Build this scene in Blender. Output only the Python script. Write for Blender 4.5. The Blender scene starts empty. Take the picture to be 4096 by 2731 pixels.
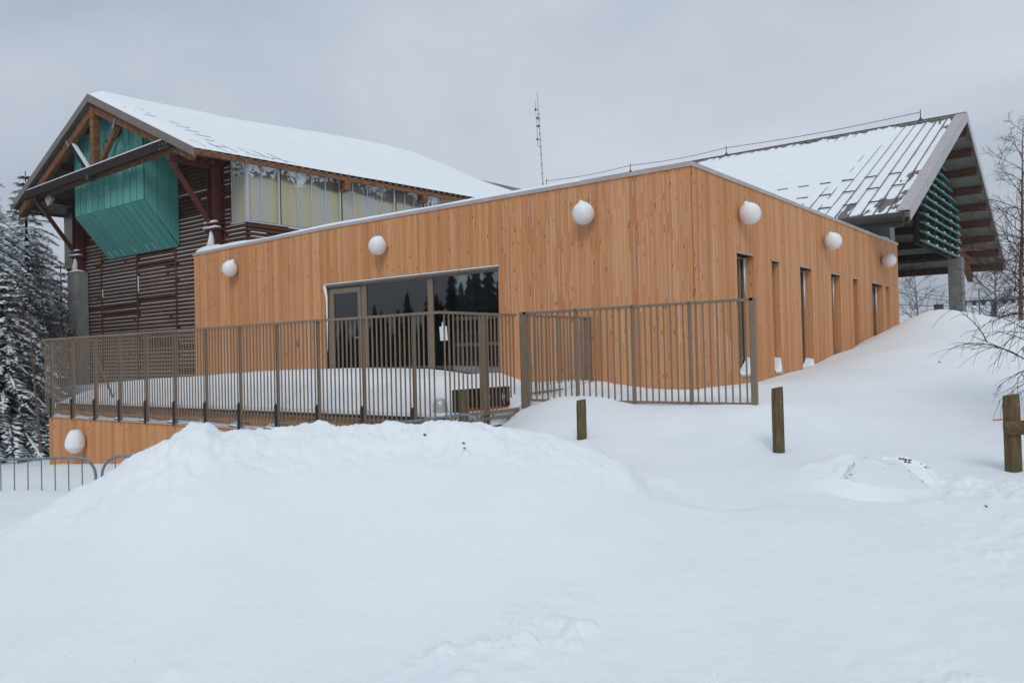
import bpy, math, random
import numpy as np
from mathutils import Vector, Matrix
random.seed(7)
R = math.radians
S = bpy.context.scene
C = S.collection

# ------------------------------------------------------------------ camera, world, sun, exposure
cam = bpy.data.cameras.new('camera'); camo = bpy.data.objects.new('camera', cam); C.objects.link(camo)
cam.sensor_width = 36; cam.lens = 28.525; cam.clip_start = 0.1; cam.clip_end = 4000
yaw, pitch, roll = R(37.6597), R(0.9119), R(-1.4154)
base = Matrix(((1, 0, 0), (0, 0, -1), (0, 1, 0)))
M3 = Matrix.Rotation(yaw, 3, 'Z') @ Matrix.Rotation(pitch, 3, 'X') @ base @ Matrix.Rotation(roll, 3, 'Z')
camo.matrix_world = M3.to_4x4()
S.camera = camo
S.view_settings.view_transform = 'Standard'; S.view_settings.look = 'None'
S.view_settings.exposure = 0.08; S.view_settings.gamma = 1.0
S.render.engine = 'CYCLES'
SUN_EL, SUN_AZ = R(42), R(205)      # azimuth of the sun, measured like the sky texture's rotation
w = bpy.data.worlds.new('World'); S.world = w; w.use_nodes = True
nt = w.node_tree; nt.nodes.clear()
def N(t, **k):
    n = nt.nodes.new(t)
    for a, b in k.items(): setattr(n, a, b)
    return n
sky = N('ShaderNodeTexSky', sky_type='NISHITA', sun_disc=False, sun_elevation=SUN_EL, sun_rotation=SUN_AZ)
bgs = N('ShaderNodeBackground'); bgs.inputs['Strength'].default_value = 0.05
nt.links.new(sky.outputs[0], bgs.inputs['Color'])
tc = N('ShaderNodeTexCoord'); mp = N('ShaderNodeMapping'); mp.inputs['Scale'].default_value = (1.2, 1.2, 2.6)
mp.inputs['Location'].default_value = (3.1, 1.7, 0.4)
nz = N('ShaderNodeTexNoise'); nz.inputs['Scale'].default_value = 1.3; nz.inputs['Detail'].default_value = 5; nz.inputs['Roughness'].default_value = .5
nz.inputs['Distortion'].default_value = .6
cr = N('ShaderNodeValToRGB')
cr.color_ramp.elements[0].position = .32; cr.color_ramp.elements[0].color = (.405, .475, .565, 1)
cr.color_ramp.elements[1].position = .70; cr.color_ramp.elements[1].color = (.665, .705, .80, 1)
bgc = N('ShaderNodeBackground'); bgc.inputs['Strength'].default_value = 1.0
nt.links.new(tc.outputs['Generated'], mp.inputs[0]); nt.links.new(mp.outputs[0], nz.inputs[0])
nt.links.new(nz.outputs[0], cr.inputs[0]); nt.links.new(cr.outputs[0], bgc.inputs[0])
mx = N('ShaderNodeMixShader'); mx.inputs[0].default_value = .93
nt.links.new(bgs.outputs[0], mx.inputs[1]); nt.links.new(bgc.outputs[0], mx.inputs[2])
wo = N('ShaderNodeOutputWorld'); nt.links.new(mx.outputs[0], wo.inputs[0])
sl = bpy.data.lights.new('sun', 'SUN'); sl.energy = 1.1; sl.angle = R(22); sl.color = (1, .97, .93)
so = bpy.data.objects.new('sun', sl); C.objects.link(so)
sd = Vector((.42, -.62, .66)).normalized()          # towards the sun: behind the camera, to the right
so.rotation_euler = sd.to_track_quat('Z', 'Y').to_euler()
sky.sun_elevation = math.asin(sd.z); sky.sun_rotation = math.atan2(sd.x, sd.y)

# ------------------------------------------------------------------ materials
def lin(c): return tuple(((v/255)/12.92 if v <= 10 else ((v/255+.055)/1.055)**2.4) for v in c) + (1,)
class Mat:
    def __init__(s, name):
        s.m = bpy.data.materials.new(name); s.m.use_nodes = True
        s.t = s.m.node_tree; s.b = s.t.nodes['Principled BSDF']; s.out = s.t.nodes['Material Output']
    def n(s, t, ins=None, **k):
        x = s.t.nodes.new(t)
        for a, b in k.items(): setattr(x, a, b)
        for a, b in (ins or {}).items():
            if isinstance(b, bpy.types.NodeSocket): s.t.links.new(b, x.inputs[a])
            else: x.inputs[a].default_value = b
        return x
    def coord(s, scale=(1, 1, 1), loc=(0, 0, 0)):
        tc = s.n('ShaderNodeTexCoord')
        return s.n('ShaderNodeMapping', {0: tc.outputs['Object'], 'Scale': scale, 'Location': loc}).outputs[0]
    def noise(s, vec, scale=1, detail=4, rough=.5, dist=0):
        return s.n('ShaderNodeTexNoise', {'Vector': vec, 'Scale': scale, 'Detail': detail, 'Roughness': rough, 'Distortion': dist}).outputs[0]
    def ramp(s, f, stops):
        r = s.n('ShaderNodeValToRGB', {0: f}); e = r.color_ramp.elements
        while len(e) < len(stops): e.new(.5)
        for el, (p, c) in zip(e, stops):
            el.position = p; el.color = c if len(c) == 4 else tuple(c) + (1,)
        return r.outputs[0]
    def mix(s, f, a, b, mode='MIX'):
        x = s.t.nodes.new('ShaderNodeMix'); x.data_type = 'RGBA'; x.blend_type = mode
        for i, v in ((0, f), (6, a), (7, b)):
            if isinstance(v, bpy.types.NodeSocket): s.t.links.new(v, x.inputs[i])
            else: x.inputs[i].default_value = v if i == 0 else (tuple(v) + (1,))[:4]
        return x.outputs[2]
    def math(s, op, a, b=0.0):
        return s.n('ShaderNodeMath', {0: a, 1: b}, operation=op).outputs[0]
    def bump(s, h, strength=.3, dist=.02):
        b = s.n('ShaderNodeBump', {'Height': h, 'Strength': strength, 'Distance': dist}); s.t.links.new(b.outputs[0], s.b.inputs['Normal'])
    def set(s, col=None, rough=None, metal=None, spec=None):
        for key, v in (('Base Color', col), ('Roughness', rough), ('Metallic', metal), ('Specular IOR Level', spec)):
            if v is None: continue
            if isinstance(v, bpy.types.NodeSocket): s.t.links.new(v, s.b.inputs[key])
            else: s.b.inputs[key].default_value = (tuple(v) + (1,))[:4] if key == 'Base Color' else v
        return s

def m_snow(name, big=1.0, speck=False):
    m = Mat(name); c = m.coord()
    n1 = m.noise(c, 1.2, 3); n2 = m.noise(c, 9, 5, .6); n3 = m.noise(c, 60, 4, .7)
    col = m.ramp(n1, [(.3, (.80, .865, .895)), (.7, (.855, .90, .925))])
    if speck:
        sp = m.noise(c, 34, 2, .5); area = m.noise(c, .55, 3)
        f = m.math('MULTIPLY', m.ramp(sp, [(.755, (0, 0, 0)), (.775, (1, 1, 1))]), m.ramp(area, [(.5, (0, 0, 0)), (.62, (1, 1, 1))]))
        col = m.mix(f, col, (.42, .36, .30))
    m.set(col, .75, spec=.25)
    h = m.math('ADD', m.math('MULTIPLY', n2, .6), m.math('MULTIPLY', n3, .16))
    m.bump(h, .35 * big, .05)
    m.b.inputs['Subsurface Weight'].default_value = 0.0
    return m.m
def m_plain(name, col, rough=.6, var=.12, scale=6, metal=0, bump=.1, stretch=(1, 1, 1), spec=None):
    m = Mat(name); c = m.coord(stretch)
    n = m.noise(c, scale, 5, .6)
    dark = tuple(v*(1-var*2) for v in col[:3]); lite = tuple(min(1, v*(1+var)) for v in col[:3])
    m.set(m.ramp(n, [(.3, dark), (.7, lite)]), rough, metal, spec)
    if bump: m.bump(n, bump, .01)
    return m.m
def m_cladding(name, axis):
    m = Mat(name)
    at = m.n('ShaderNodeAttribute', attribute_name='tint', attribute_type='GEOMETRY')
    sep = m.n('ShaderNodeSeparateColor', {0: at.outputs['Color']})
    st = (34, 34, .9)
    c = m.coord(st)
    off = m.n('ShaderNodeVectorMath', {0: c, 1: m.n('ShaderNodeVectorMath', {0: at.outputs['Color'], 1: (31, 17, 53)}, operation='MULTIPLY').outputs[0]}, operation='ADD').outputs[0]
    g = m.noise(off, 1.6, 6, .62, .4)
    basec = m.ramp(sep.outputs[0], [(0, (.540, .245, .108)), (.3, (.588, .280, .124)), (.6, (.620, .305, .138)), (.9, (.665, .358, .175)), (1, (.603, .275, .142))])
    col = m.mix(m.math('MULTIPLY', m.ramp(g, [(.36, (1, 1, 1)), (.6, (0, 0, 0))]), .34), basec, m.mix(1, basec, (.66, .50, .40), 'MULTIPLY'))
    # knots
    ck = m.n('ShaderNodeVectorMath', {0: m.coord((9.5, 9.5, 3.6)), 1: m.n('ShaderNodeVectorMath', {0: at.outputs['Color'], 1: (7, 9, 29)}, operation='MULTIPLY').outputs[0]}, operation='ADD').outputs[0]
    v = m.n('ShaderNodeTexVoronoi', {'Vector': ck, 'Scale': 1.0})
    vs = m.n('ShaderNodeSeparateColor', {0: v.outputs['Color']}).outputs[0]
    k = m.math('MULTIPLY', m.ramp(v.outputs['Distance'], [(.10, (1, 1, 1)), (.21, (0, 0, 0))]), m.ramp(vs, [(.38, (0, 0, 0)), (.46, (1, 1, 1))]))
    col = m.mix(m.math('MULTIPLY', k, .9), col, (.26, .085, .035))
    w_ = m.noise(m.coord((.5, .5, .35)), 1.3, 4, .6)      # weathering patches, darker resin stains
    col = m.mix(m.math('MULTIPLY', m.ramp(w_, [(.45, (0, 0, 0)), (.75, (1, 1, 1))]), .35), col, m.mix(1, col, (.80, .66, .56), 'MULTIPLY'))
    m.set(col, .72, spec=.2); m.bump(g, .25, .004)
    return m.m
def m_logwood(name, c0, c1, stretch):
    m = Mat(name); g = m.noise(m.coord(stretch), 3, 6, .65, .6)
    f = m.noise(m.coord(), 30, 3, .6)
    col = m.ramp(g, [(.28, c0), (.62, c1)])
    col = m.mix(m.ramp(f, [(.74, (0, 0, 0)), (.76, (1, 1, 1))]), col, (.60, .56, .52))
    m.set(col, .8, spec=.2); m.bump(g, .4, .015)
    return m.m
def m_slats(name):
    m = Mat(name); g = m.noise(m.coord((1.2, 1.2, 26)), 2.2, 6, .6, .4)
    p = m.noise(m.coord(), .9, 3)
    col = m.ramp(g, [(.3, (.040, .018, .012)), (.65, (.105, .048, .028))])
    col = m.mix(m.ramp(p, [(.5, (0, 0, 0)), (.7, (1, 1, 1))]), col, m.mix(1, col, (1.5, 1.25, .95), 'MULTIPLY'))
    m.set(col, .75, spec=.2); m.bump(g, .3, .006)
    return m.m
def m_teal(name):
    m = Mat(name)
    at = m.n('ShaderNodeAttribute', attribute_name='tint', attribute_type='GEOMETRY')
    sep = m.n('ShaderNodeSeparateColor', {0: at.outputs['Color']})
    g = m.noise(m.coord((8, 8, .7)), 1.5, 5, .6, .5); p = m.noise(m.coord(), 1.7, 3, .5)
    col = m.ramp(sep.outputs[0], [(0, (.085, .335, .30)), (1, (.15, .46, .405))])
    col = m.mix(m.math('MULTIPLY', m.ramp(g, [(.4, (1, 1, 1)), (.7, (0, 0, 0))]), .35), col, (.06, .24, .215))
    col = m.mix(m.math('MULTIPLY', m.ramp(p, [(.55, (0, 0, 0)), (.75, (1, 1, 1))]), .3), col, (.16, .34, .29))
    m.set(col, .62, spec=.3); return m.m
def m_glass(name, refl=.15, tint=(.62, .70, .68)):
    m = Mat(name); m.t.nodes.remove(m.b)
    n = m.noise(m.coord(), .8, 3)
    bm = m.n('ShaderNodeBump', {'Height': n, 'Strength': .02, 'Distance': .05})
    g = m.n('ShaderNodeBsdfGlossy', {'Color': (.93, .96, .97, 1), 'Roughness': .015, 'Normal': bm.outputs[0]})
    t = m.n('ShaderNodeBsdfTransparent', {'Color': tuple(tint) + (1,)})
    lw = m.n('ShaderNodeFresnel', {'IOR': 1.5})
    f = m.math('ADD', m.math('MULTIPLY', lw.outputs[0], 1.3), refl - .05)
    mxs = m.n('ShaderNodeMixShader', {0: f, 1: t.outputs[0], 2: g.outputs[0]})
    m.t.links.new(mxs.outputs[0], m.out.inputs[0]); return m.m
def m_poly(name):
    m = Mat(name)
    # ribbed milky plastic: yellow-green and grey-blue vertical bands of the twin-wall sheets, frost patches near the top
    b = m.noise(m.coord((1.9, 1.9, .05)), 1.0, 2, .4, .3)
    s2 = m.noise(m.coord((30, 30, .1)), 1.0, 2, .5)
    col = m.ramp(b, [(.34, (.33, .34, .35)), (.45, (.38, .36, .26)), (.58, (.38, .33, .16)), (.7, (.34, .33, .27))])
    col = m.mix(m.math('MULTIPLY', s2, .22), col, (.62, .62, .60))
    z = m.n('ShaderNodeSeparateXYZ', {0: m.n('ShaderNodeTexCoord').outputs['Object']}).outputs[2]
    fr = m.noise(m.coord((1, 1, 1.3)), 2.4, 6, .75, 1.5)
    fr2 = m.noise(m.coord((.35, .35, .2), (3, 8, 0)), 1.0, 2, .5)
    up = m.math('MULTIPLY', m.math('SUBTRACT', z, 6.75), .30)
    f = m.ramp(m.math('ADD', m.math('ADD', fr, m.math('MULTIPLY', m.math('SUBTRACT', fr2, .55), 1.3)), up), [(.50, (0, 0, 0)), (.56, (1, 1, 1))])
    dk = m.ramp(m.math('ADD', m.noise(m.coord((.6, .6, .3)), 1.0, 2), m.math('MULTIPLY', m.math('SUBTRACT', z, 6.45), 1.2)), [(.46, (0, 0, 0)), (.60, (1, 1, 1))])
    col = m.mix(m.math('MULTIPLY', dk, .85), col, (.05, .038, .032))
    gate = m.ramp(z, [(0, (0, 0, 0)), (1, (1, 1, 1))])
    col = m.mix(f, col, (.72, .74, .77))
    m.set(col, .35, spec=.5); return m.m
def m_block(name):
    m = Mat(name)
    tcx = m.n('ShaderNodeTexCoord'); sp = m.n('ShaderNodeSeparateXYZ', {0: tcx.outputs['Object']})
    cb = m.n('ShaderNodeCombineXYZ', {0: sp.outputs[1], 1: sp.outputs[2], 2: 0.0})
    br = m.n('ShaderNodeTexBrick', {'Vector': cb.outputs[0], 'Color1': (.46, .38, .22, 1), 'Color2': (.40, .33, .19, 1), 'Mortar': (.58, .55, .45, 1), 'Scale': 1.0, 'Mortar Size': .012, 'Brick Width': .6, 'Row Height': .25})
    m.set(br.outputs[0], .85); return m.m
def m_post(name):
    m = Mat(name); g = m.noise(m.coord((16, 16, 1.4)), 2, 6, .65, .5); p = m.noise(m.coord((1, 1, .6)), 4, 4, .6)
    col = m.ramp(g, [(.3, (.055, .035, .020)), (.5, (.125, .085, .045)), (.7, (.20, .15, .085))])
    col = m.mix(m.math('MULTIPLY', m.ramp(p, [(.45, (0, 0, 0)), (.62, (1, 1, 1))]), .6), col, (.085, .095, .045))
    s_ = m.noise(m.coord((1, 1, .7)), 13, 4, .7)
    col = m.mix(m.ramp(s_, [(.70, (0, 0, 0)), (.73, (1, 1, 1))]), col, (.78, .8, .84))
    m.set(col, .85, spec=.15); m.bump(g, .7, .01); return m.m

SNOW = m_snow('snow'); SNOWG = m_snow('ground_snow', 1.2, True); ROOFSNOW = m_snow('roof_snow_soft', .25)
CLAD = m_cladding('larch_cladding', 0)
BROWNMETAL = m_plain('bronze_paint', (.215, .160, .112), .5, .06, 9, bump=.03)
FLASH = m_plain('grey_brown_flashing', (.20, .175, .155), .45, .08, 3, metal=.2, bump=.04)
FLASHL = m_plain('light_grey_flashing', (.47, .44, .445), .4, .08, 3, metal=.2, bump=.04)
DARKSTEEL = m_plain('dark_steel', (.055, .055, .058), .5, .1, 8, metal=.4)
GALV = m_plain('galvanised_steel', (.20, .235, .26), .45, .16, 14, metal=.45)
REDSTEEL = m_plain('oxide_red_steel', (.120, .024, .020), .5, .12, 5, bump=.05)
CONC = m_plain('weathered_concrete', (.29, .285, .265), .85, .14, 2.3, bump=.25, stretch=(1, 1, .6))
CONCD = m_plain('grey_concrete', (.24, .24, .235), .85, .12, 3, bump=.2)
LOG = m_logwood('glulam_wood', (.075, .030, .015), (.27, .125, .058), (2.2, 2.2, 2.2))
LOGD = m_logwood('dark_treated_wood', (.012, .010, .010), (.040, .031, .027), (2, 2, 6))
PURL = m_logwood('purlin_wood', (.06, .026, .020), (.17, .072, .045), (2, 12, 12))
SLAT = m_slats('dark_slats'); TEAL = m_teal('teal_boards')
BACK = m_plain('black_backing', (.012, .009, .008), .9, .1, 4)
SHEET = m_plain('grey_roof_sheet', (.17, .155, .14), .5, .12, 2, metal=.3, bump=.05)
SOFFIT = m_plain('soffit_sheet', (.235, .225, .185), .55, .15, 1.6, metal=.2, bump=.05)
GLASS = m_glass('window_glass', .09, (.80, .86, .85)); GLASS2 = m_glass('slit_glass', .10, (.5, .55, .55))
POLY = m_poly('milky_polycarbonate'); ALU = m_plain('aluminium_trim', (.50, .52, .54), .4, .06, 6, metal=.4)
OPAL = m_plain('opal_globe', (.80, .79, .80), .38, .02, 3, bump=0, spec=.4)
BLOCK = m_block('yellow_blockwork')
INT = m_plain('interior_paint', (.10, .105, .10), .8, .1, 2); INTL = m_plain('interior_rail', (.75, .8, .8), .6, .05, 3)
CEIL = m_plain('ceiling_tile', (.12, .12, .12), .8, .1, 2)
PAPER = m_plain('white_paper', (.70, .78, .80), .7, .03, 3)
BLACKP = m_plain('black_plastic', (.010, .010, .011), .45, .1, 4); ORANGE = m_plain('orange_plastic', (.52, .085, .018), .5, .1, 5)
WHITEP = m_plain('white_paint', (.75, .76, .78), .6, .03, 5)
GREYP = m_plain('grey_plastic', (.16, .16, .165), .5, .08, 5)
POST = m_post('weathered_post'); BARK = m_plain('fir_bark', (.045, .032, .024), .9, .2, 8)
NEEDLE = m_plain('fir_needles', (.048, .062, .052), .8, .25, 3, bump=0, spec=.15)
BIRCHT = m_plain('birch_twigs', (.060, .034, .028), .8, .25, 5, bump=0)
BIRCHB = m_plain('birch_bark', (.16, .115, .10), .8, .3, 9)
LEAF = m_plain('dead_leaf', (.20, .095, .035), .8, .2, 5, bump=0)
LEAFP = m_plain('pale_dead_leaf', (.34, .25, .13), .8, .2, 5, bump=0)
TEALS = m_plain('teal_paint', (.055, .27, .225), .55, .12, 7)
MAST = m_plain('pale_green_mast', (.42, .46, .36), .5, .08, 5)

# ------------------------------------------------------------------ mesh helpers
def tag(o, label=None, cat=None, group=None, kind=None):
    for k, v in (('label', label), ('category', cat), ('group', group), ('kind', kind)):
        if v: o[k] = v
    return o
def empty(name, loc, label, cat, group=None):
    o = bpy.data.objects.new(name, None); C.objects.link(o); o.location = loc; o.empty_display_size = .3
    return tag(o, label, cat, group)
def wloc(o):
    v = Vector((0, 0, 0))
    while o is not None: v = v + Vector(o.location); o = o.parent
    return v
class MB:
    def __init__(s): s.v = []; s.f = []; s.t = []
    def face(s, idx, tint=None): s.f.append(idx); s.t.append(tint if tint is not None else 0.0)
    def box(s, x0, x1, y0, y1, z0, z1, tint=None):
        n = len(s.v)
        s.v += [(x0, y0, z0), (x1, y0, z0), (x1, y1, z0), (x0, y1, z0), (x0, y0, z1), (x1, y0, z1), (x1, y1, z1), (x0, y1, z1)]
        for q in ((0, 3, 2, 1), (4, 5, 6, 7), (0, 1, 5, 4), (1, 2, 6, 5), (2, 3, 7, 6), (3, 0, 4, 7)): s.face(tuple(n+i for i in q), tint)
        return s
    def hexa(s, pts, tint=None):      # 8 corners: bottom loop then top loop
        n = len(s.v); s.v += [tuple(p) for p in pts]
        for q in ((0, 3, 2, 1), (4, 5, 6, 7), (0, 1, 5, 4), (1, 2, 6, 5), (2, 3, 7, 6), (3, 0, 4, 7)): s.face(tuple(n+i for i in q), tint)
        return s
    def beam(s, a, b, w, h, up=(0, 0, 1), tint=None):
        a, b = Vector(a), Vector(b); d = (b-a).normalized(); u = Vector(up)
        sd_ = d.cross(u)
        if sd_.length < 1e-4: sd_ = d.cross(Vector((0, 1, 0)))
        sd_.normalize(); u = sd_.cross(d).normalized()
        P = []
        for q in (a, b):
            for x, y in ((-1, -1), (1, -1), (1, 1), (-1, 1)): P.append(tuple(q + sd_*(x*w/2) + u*(y*h/2)))
        n = len(s.v); s.v += P
        for q in ((0, 1, 2, 3), (7, 6, 5, 4), (0, 4, 5, 1), (1, 5, 6, 2), (2, 6, 7, 3), (3, 7, 4, 0)): s.face(tuple(n+i for i in q), tint)
        return s
    def tube(s, pts, rad, n=8, cap=True, squash=1.0):
        pts = [Vector(p) for p in pts]; m = len(pts)
        if not isinstance(rad, (list, tuple)): rad = [rad]*m
        d0 = (pts[1]-pts[0]).normalized(); u = d0.orthogonal().normalized(); start = len(s.v)
        for i, p in enumerate(pts):
            d = (pts[min(i+1, m-1)]-pts[max(i-1, 0)]).normalized()
            u = (u - d*u.dot(d))
            u = u.normalized() if u.length > 1e-5 else d.orthogonal().normalized()
            v = d.cross(u)
            for k in range(n):
                a = 2*math.pi*k/n; q = u*math.cos(a)*rad[i] + v*math.sin(a)*rad[i]
                q.z *= squash
                s.v.append(tuple(p+q))
        for i in range(m-1):
            for k in range(n):
                a, b = start+i*n+k, start+i*n+(k+1) % n
                s.face((a, b, b+n, a+n))
        if cap and n > 2:
            s.face(tuple(start+k for k in reversed(range(n)))); s.face(tuple(start+(m-1)*n+k for k in range(n)))
        return s
    def lathe(s, c, prof, n=24, axis='Z'):
        start = len(s.v); c = Vector(c)
        for r, h in prof:
            for k in range(n):
                a = 2*math.pi*k/n
                x, y = r*math.cos(a), r*math.sin(a)
                s.v.append(tuple(c + (Vector((x, y, h)) if axis == 'Z' else Vector((x, h, y)) if axis == 'Y' else Vector((h, x, y)))))
        for i in range(len(prof)-1):
            for k in range(n):
                a, b = start+i*n+k, start+i*n+(k+1) % n; s.face((a, b, b+n, a+n))
        s.face(tuple(start+k for k in reversed(range(n)))); s.face(tuple(start+(len(prof)-1)*n+k for k in range(n)))
        return s
    def grid(s, nx, ny, fn, closed_under=None):
        st = len(s.v)
        for j in range(ny+1):
            for i in range(nx+1): s.v.append(tuple(fn(i/nx, j/ny)))
        for j in range(ny):
            for i in range(nx):
                a = st+j*(nx+1)+i; s.face((a, a+1, a+nx+2, a+nx+1))
        return s
    def tri(s, a, b, c):
        n = len(s.v); s.v += [tuple(a), tuple(b), tuple(c)]; s.face((n, n+1, n+2))
    def quad(s, a, b, c, d, tint=None):
        n = len(s.v); s.v += [tuple(a), tuple(b), tuple(c), tuple(d)]; s.face((n, n+1, n+2, n+3), tint)
    def build(s, name, mat, parent=None, smooth=False, tint=False, bevel=0, label=None):
        me = bpy.data.meshes.new(name); off = wloc(parent) if parent else Vector((0, 0, 0))
        me.from_pydata([(a-off.x, b-off.y, c-off.z) for a, b, c in s.v], [], s.f)
        me.materials.append(mat)
        if tint:
            at = me.color_attributes.new('tint', 'FLOAT_COLOR', 'CORNER'); buf = []
            for p, t in zip(me.polygons, s.t):
                t = t or 0.0
                buf += [t, (t*7.31) % 1, (t*13.7) % 1, 1]*p.loop_total
            at.data.foreach_set('color', buf)
        if smooth: me.polygons.foreach_set('use_smooth', [True]*len(me.polygons))
        me.update()
        o = bpy.data.objects.new(name, me); C.objects.link(o)
        if parent: o.parent = parent
        if bevel:
            b = o.modifiers.new('bevel', 'BEVEL'); b.width = bevel; b.segments = 2; b.limit_method = 'ANGLE'
        if label: o['label'] = label
        return o
def copy_tree(o, loc=None, parent=None):
    c = o.copy(); C.objects.link(c)
    if parent: c.parent = parent
    if loc is not None: c.location = loc
    for ch in list(o.children): copy_tree(ch, None, c)
    return c

# numpy value noise
_rng = np.random.RandomState(5); _T = _rng.rand(256, 256)
def vnoise(x, y, s=0):
    x = np.asarray(x, float) + s*37.17; y = np.asarray(y, float) + s*91.7
    xi = np.floor(x).astype(int); yi = np.floor(y).astype(int); fx = x-xi; fy = y-yi
    fx = fx*fx*(3-2*fx); fy = fy*fy*(3-2*fy)
    g = lambda a, b: _T[a % 256, b % 256]
    return (g(xi, yi)*(1-fx)+g(xi+1, yi)*fx)*(1-fy) + (g(xi, yi+1)*(1-fx)+g(xi+1, yi+1)*fx)*fy - .5
def fbm(x, y, sc, oct=4, s=0, g=.5):
    r = 0; a = 1; f = sc
    for i in range(oct): r = r + a*vnoise(x*f, y*f, s+i*3); a *= g; f *= 2.03
    return r
def sm(a, b, x):
    t = np.clip((x-a)/(b-a), 0, 1); return t*t*(3-2*t)

# ------------------------------------------------------------------ ground snow (one sheet to the horizon)
CP = np.array([
 (-6.5,17.1,-.71),(-6.5,19.9,-.54),(-6.5,22.4,-.26),(-6.5,24.4,-.07),(-6.5,26.8,.24),(-6.5,28.4,.44),(-6.5,30.4,.70),
 (-6.6,14,-.73),(-7.5,14,-.71),(-8.1,14,-.64),(-8.6,14,-.57),(-8.5,12.4,-.76),(-8.5,11.94,-.81),(-8.5,11.36,-.96),(-8.5,10.81,-1.22),(-8.6,10.1,-1.45),
 (-7.84,11.5,-.74),(-7.38,11.5,-.73),(-6.97,11.5,-.76),(-6.42,11.5,-.85),(-5.44,11.5,-.84),(-4.4,11.5,-.82),(-5.6,13,-.80),(-7.6,12.6,-.68),
 (-6.15,9.5,-1.20),(-3.5,9.8,-1.26),(-.97,8.95,-1.20),(-7.3,10.2,-1.12),(-4.9,10.3,-1.13),
 (-5.18,25.5,.75),(-4.76,25.6,.94),(-4.38,25.6,.98),(-3.86,25.7,.88),(-3.44,25.8,.77),(-2.43,25.9,.56),(-1,26,.4),(2,27,.2),
 (-4.3,30,.7),(-2,32,.3),(-7,36,.4),(0,40,0),(-10,60,0),(10,60,0),(-9,45,.3),(-4,45,.3),
 (-4.2,19,-.12),(-4,15,-.62),(-2,14,-.85),(0,12,-1.05),(2,12,-1.0),(4,15,-.8),(-1,18,-.38),(-2,22,.2),(1,22,0),(5,25,0),
 (0,0,-1.68),(-3,2,-1.68),(-3,5,-1.66),(0,5,-1.60),(2,3,-1.65),(-2,7.0,-1.47),(1,7.6,-1.28),(3,7,-1.35),(5,9,-1.1),(-4.5,8,-1.34),(-3,8.6,-1.33),(-3.7,7.6,-1.38),(-6,8.2,-1.36),(-7.5,9.0,-1.5),
 (-13,5.4,-1.76),(-12,6,-1.8),(-14,4,-1.75),(-10,8.5,-1.75),(-16,8,-2.15),(-20.8,9.4,-2.45),(-22.8,9.4,-2.60),(-24.3,9.5,-2.8),(-28,10,-3),(-20,4,-2.3),(-30,0,-3),(-35,20,-3.2),(-14,9.3,-2.05),
 (-8,-5,-1.7),(5,-8,-1.7),(-9,1.5,-1.7),(-6,2,-1.7),(-11,3.6,-1.72),(-5.5,3.6,-1.68),(10,0,-1.6),(14,12,-1),
 (-60,-40,-4),(60,-40,-2),(60,60,0),(0,90,0),(-60,60,-4),(-90,0,-5),(0,-60,-3),(90,10,-1)], float)
def _U(r2): return np.where(r2 > 0, r2*np.log(np.maximum(r2, 1e-12)), 0)
_n = len(CP); _K = _U(((CP[:, None, :2]-CP[None, :, :2])**2).sum(2)) + np.eye(_n)*.02
_P = np.c_[np.ones(_n), CP[:, :2]]; _A = np.zeros((_n+3, _n+3)); _A[:_n, :_n] = _K; _A[:_n, _n:] = _P; _A[_n:, :_n] = _P.T
_w = np.linalg.solve(_A, np.r_[CP[:, 2], 0, 0, 0])
def base_z(x, y):
    z = _w[_n] + _w[_n+1]*x + _w[_n+2]*y
    for i in range(_n): z = z + _w[i]*_U((x-CP[i, 0])**2+(y-CP[i, 1])**2)
    r = np.hypot(x, y); far = -1.2 + .012*np.clip(x, -300, 300)
    t = sm(70, 110, r); return z*(1-t)+far*t
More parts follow.
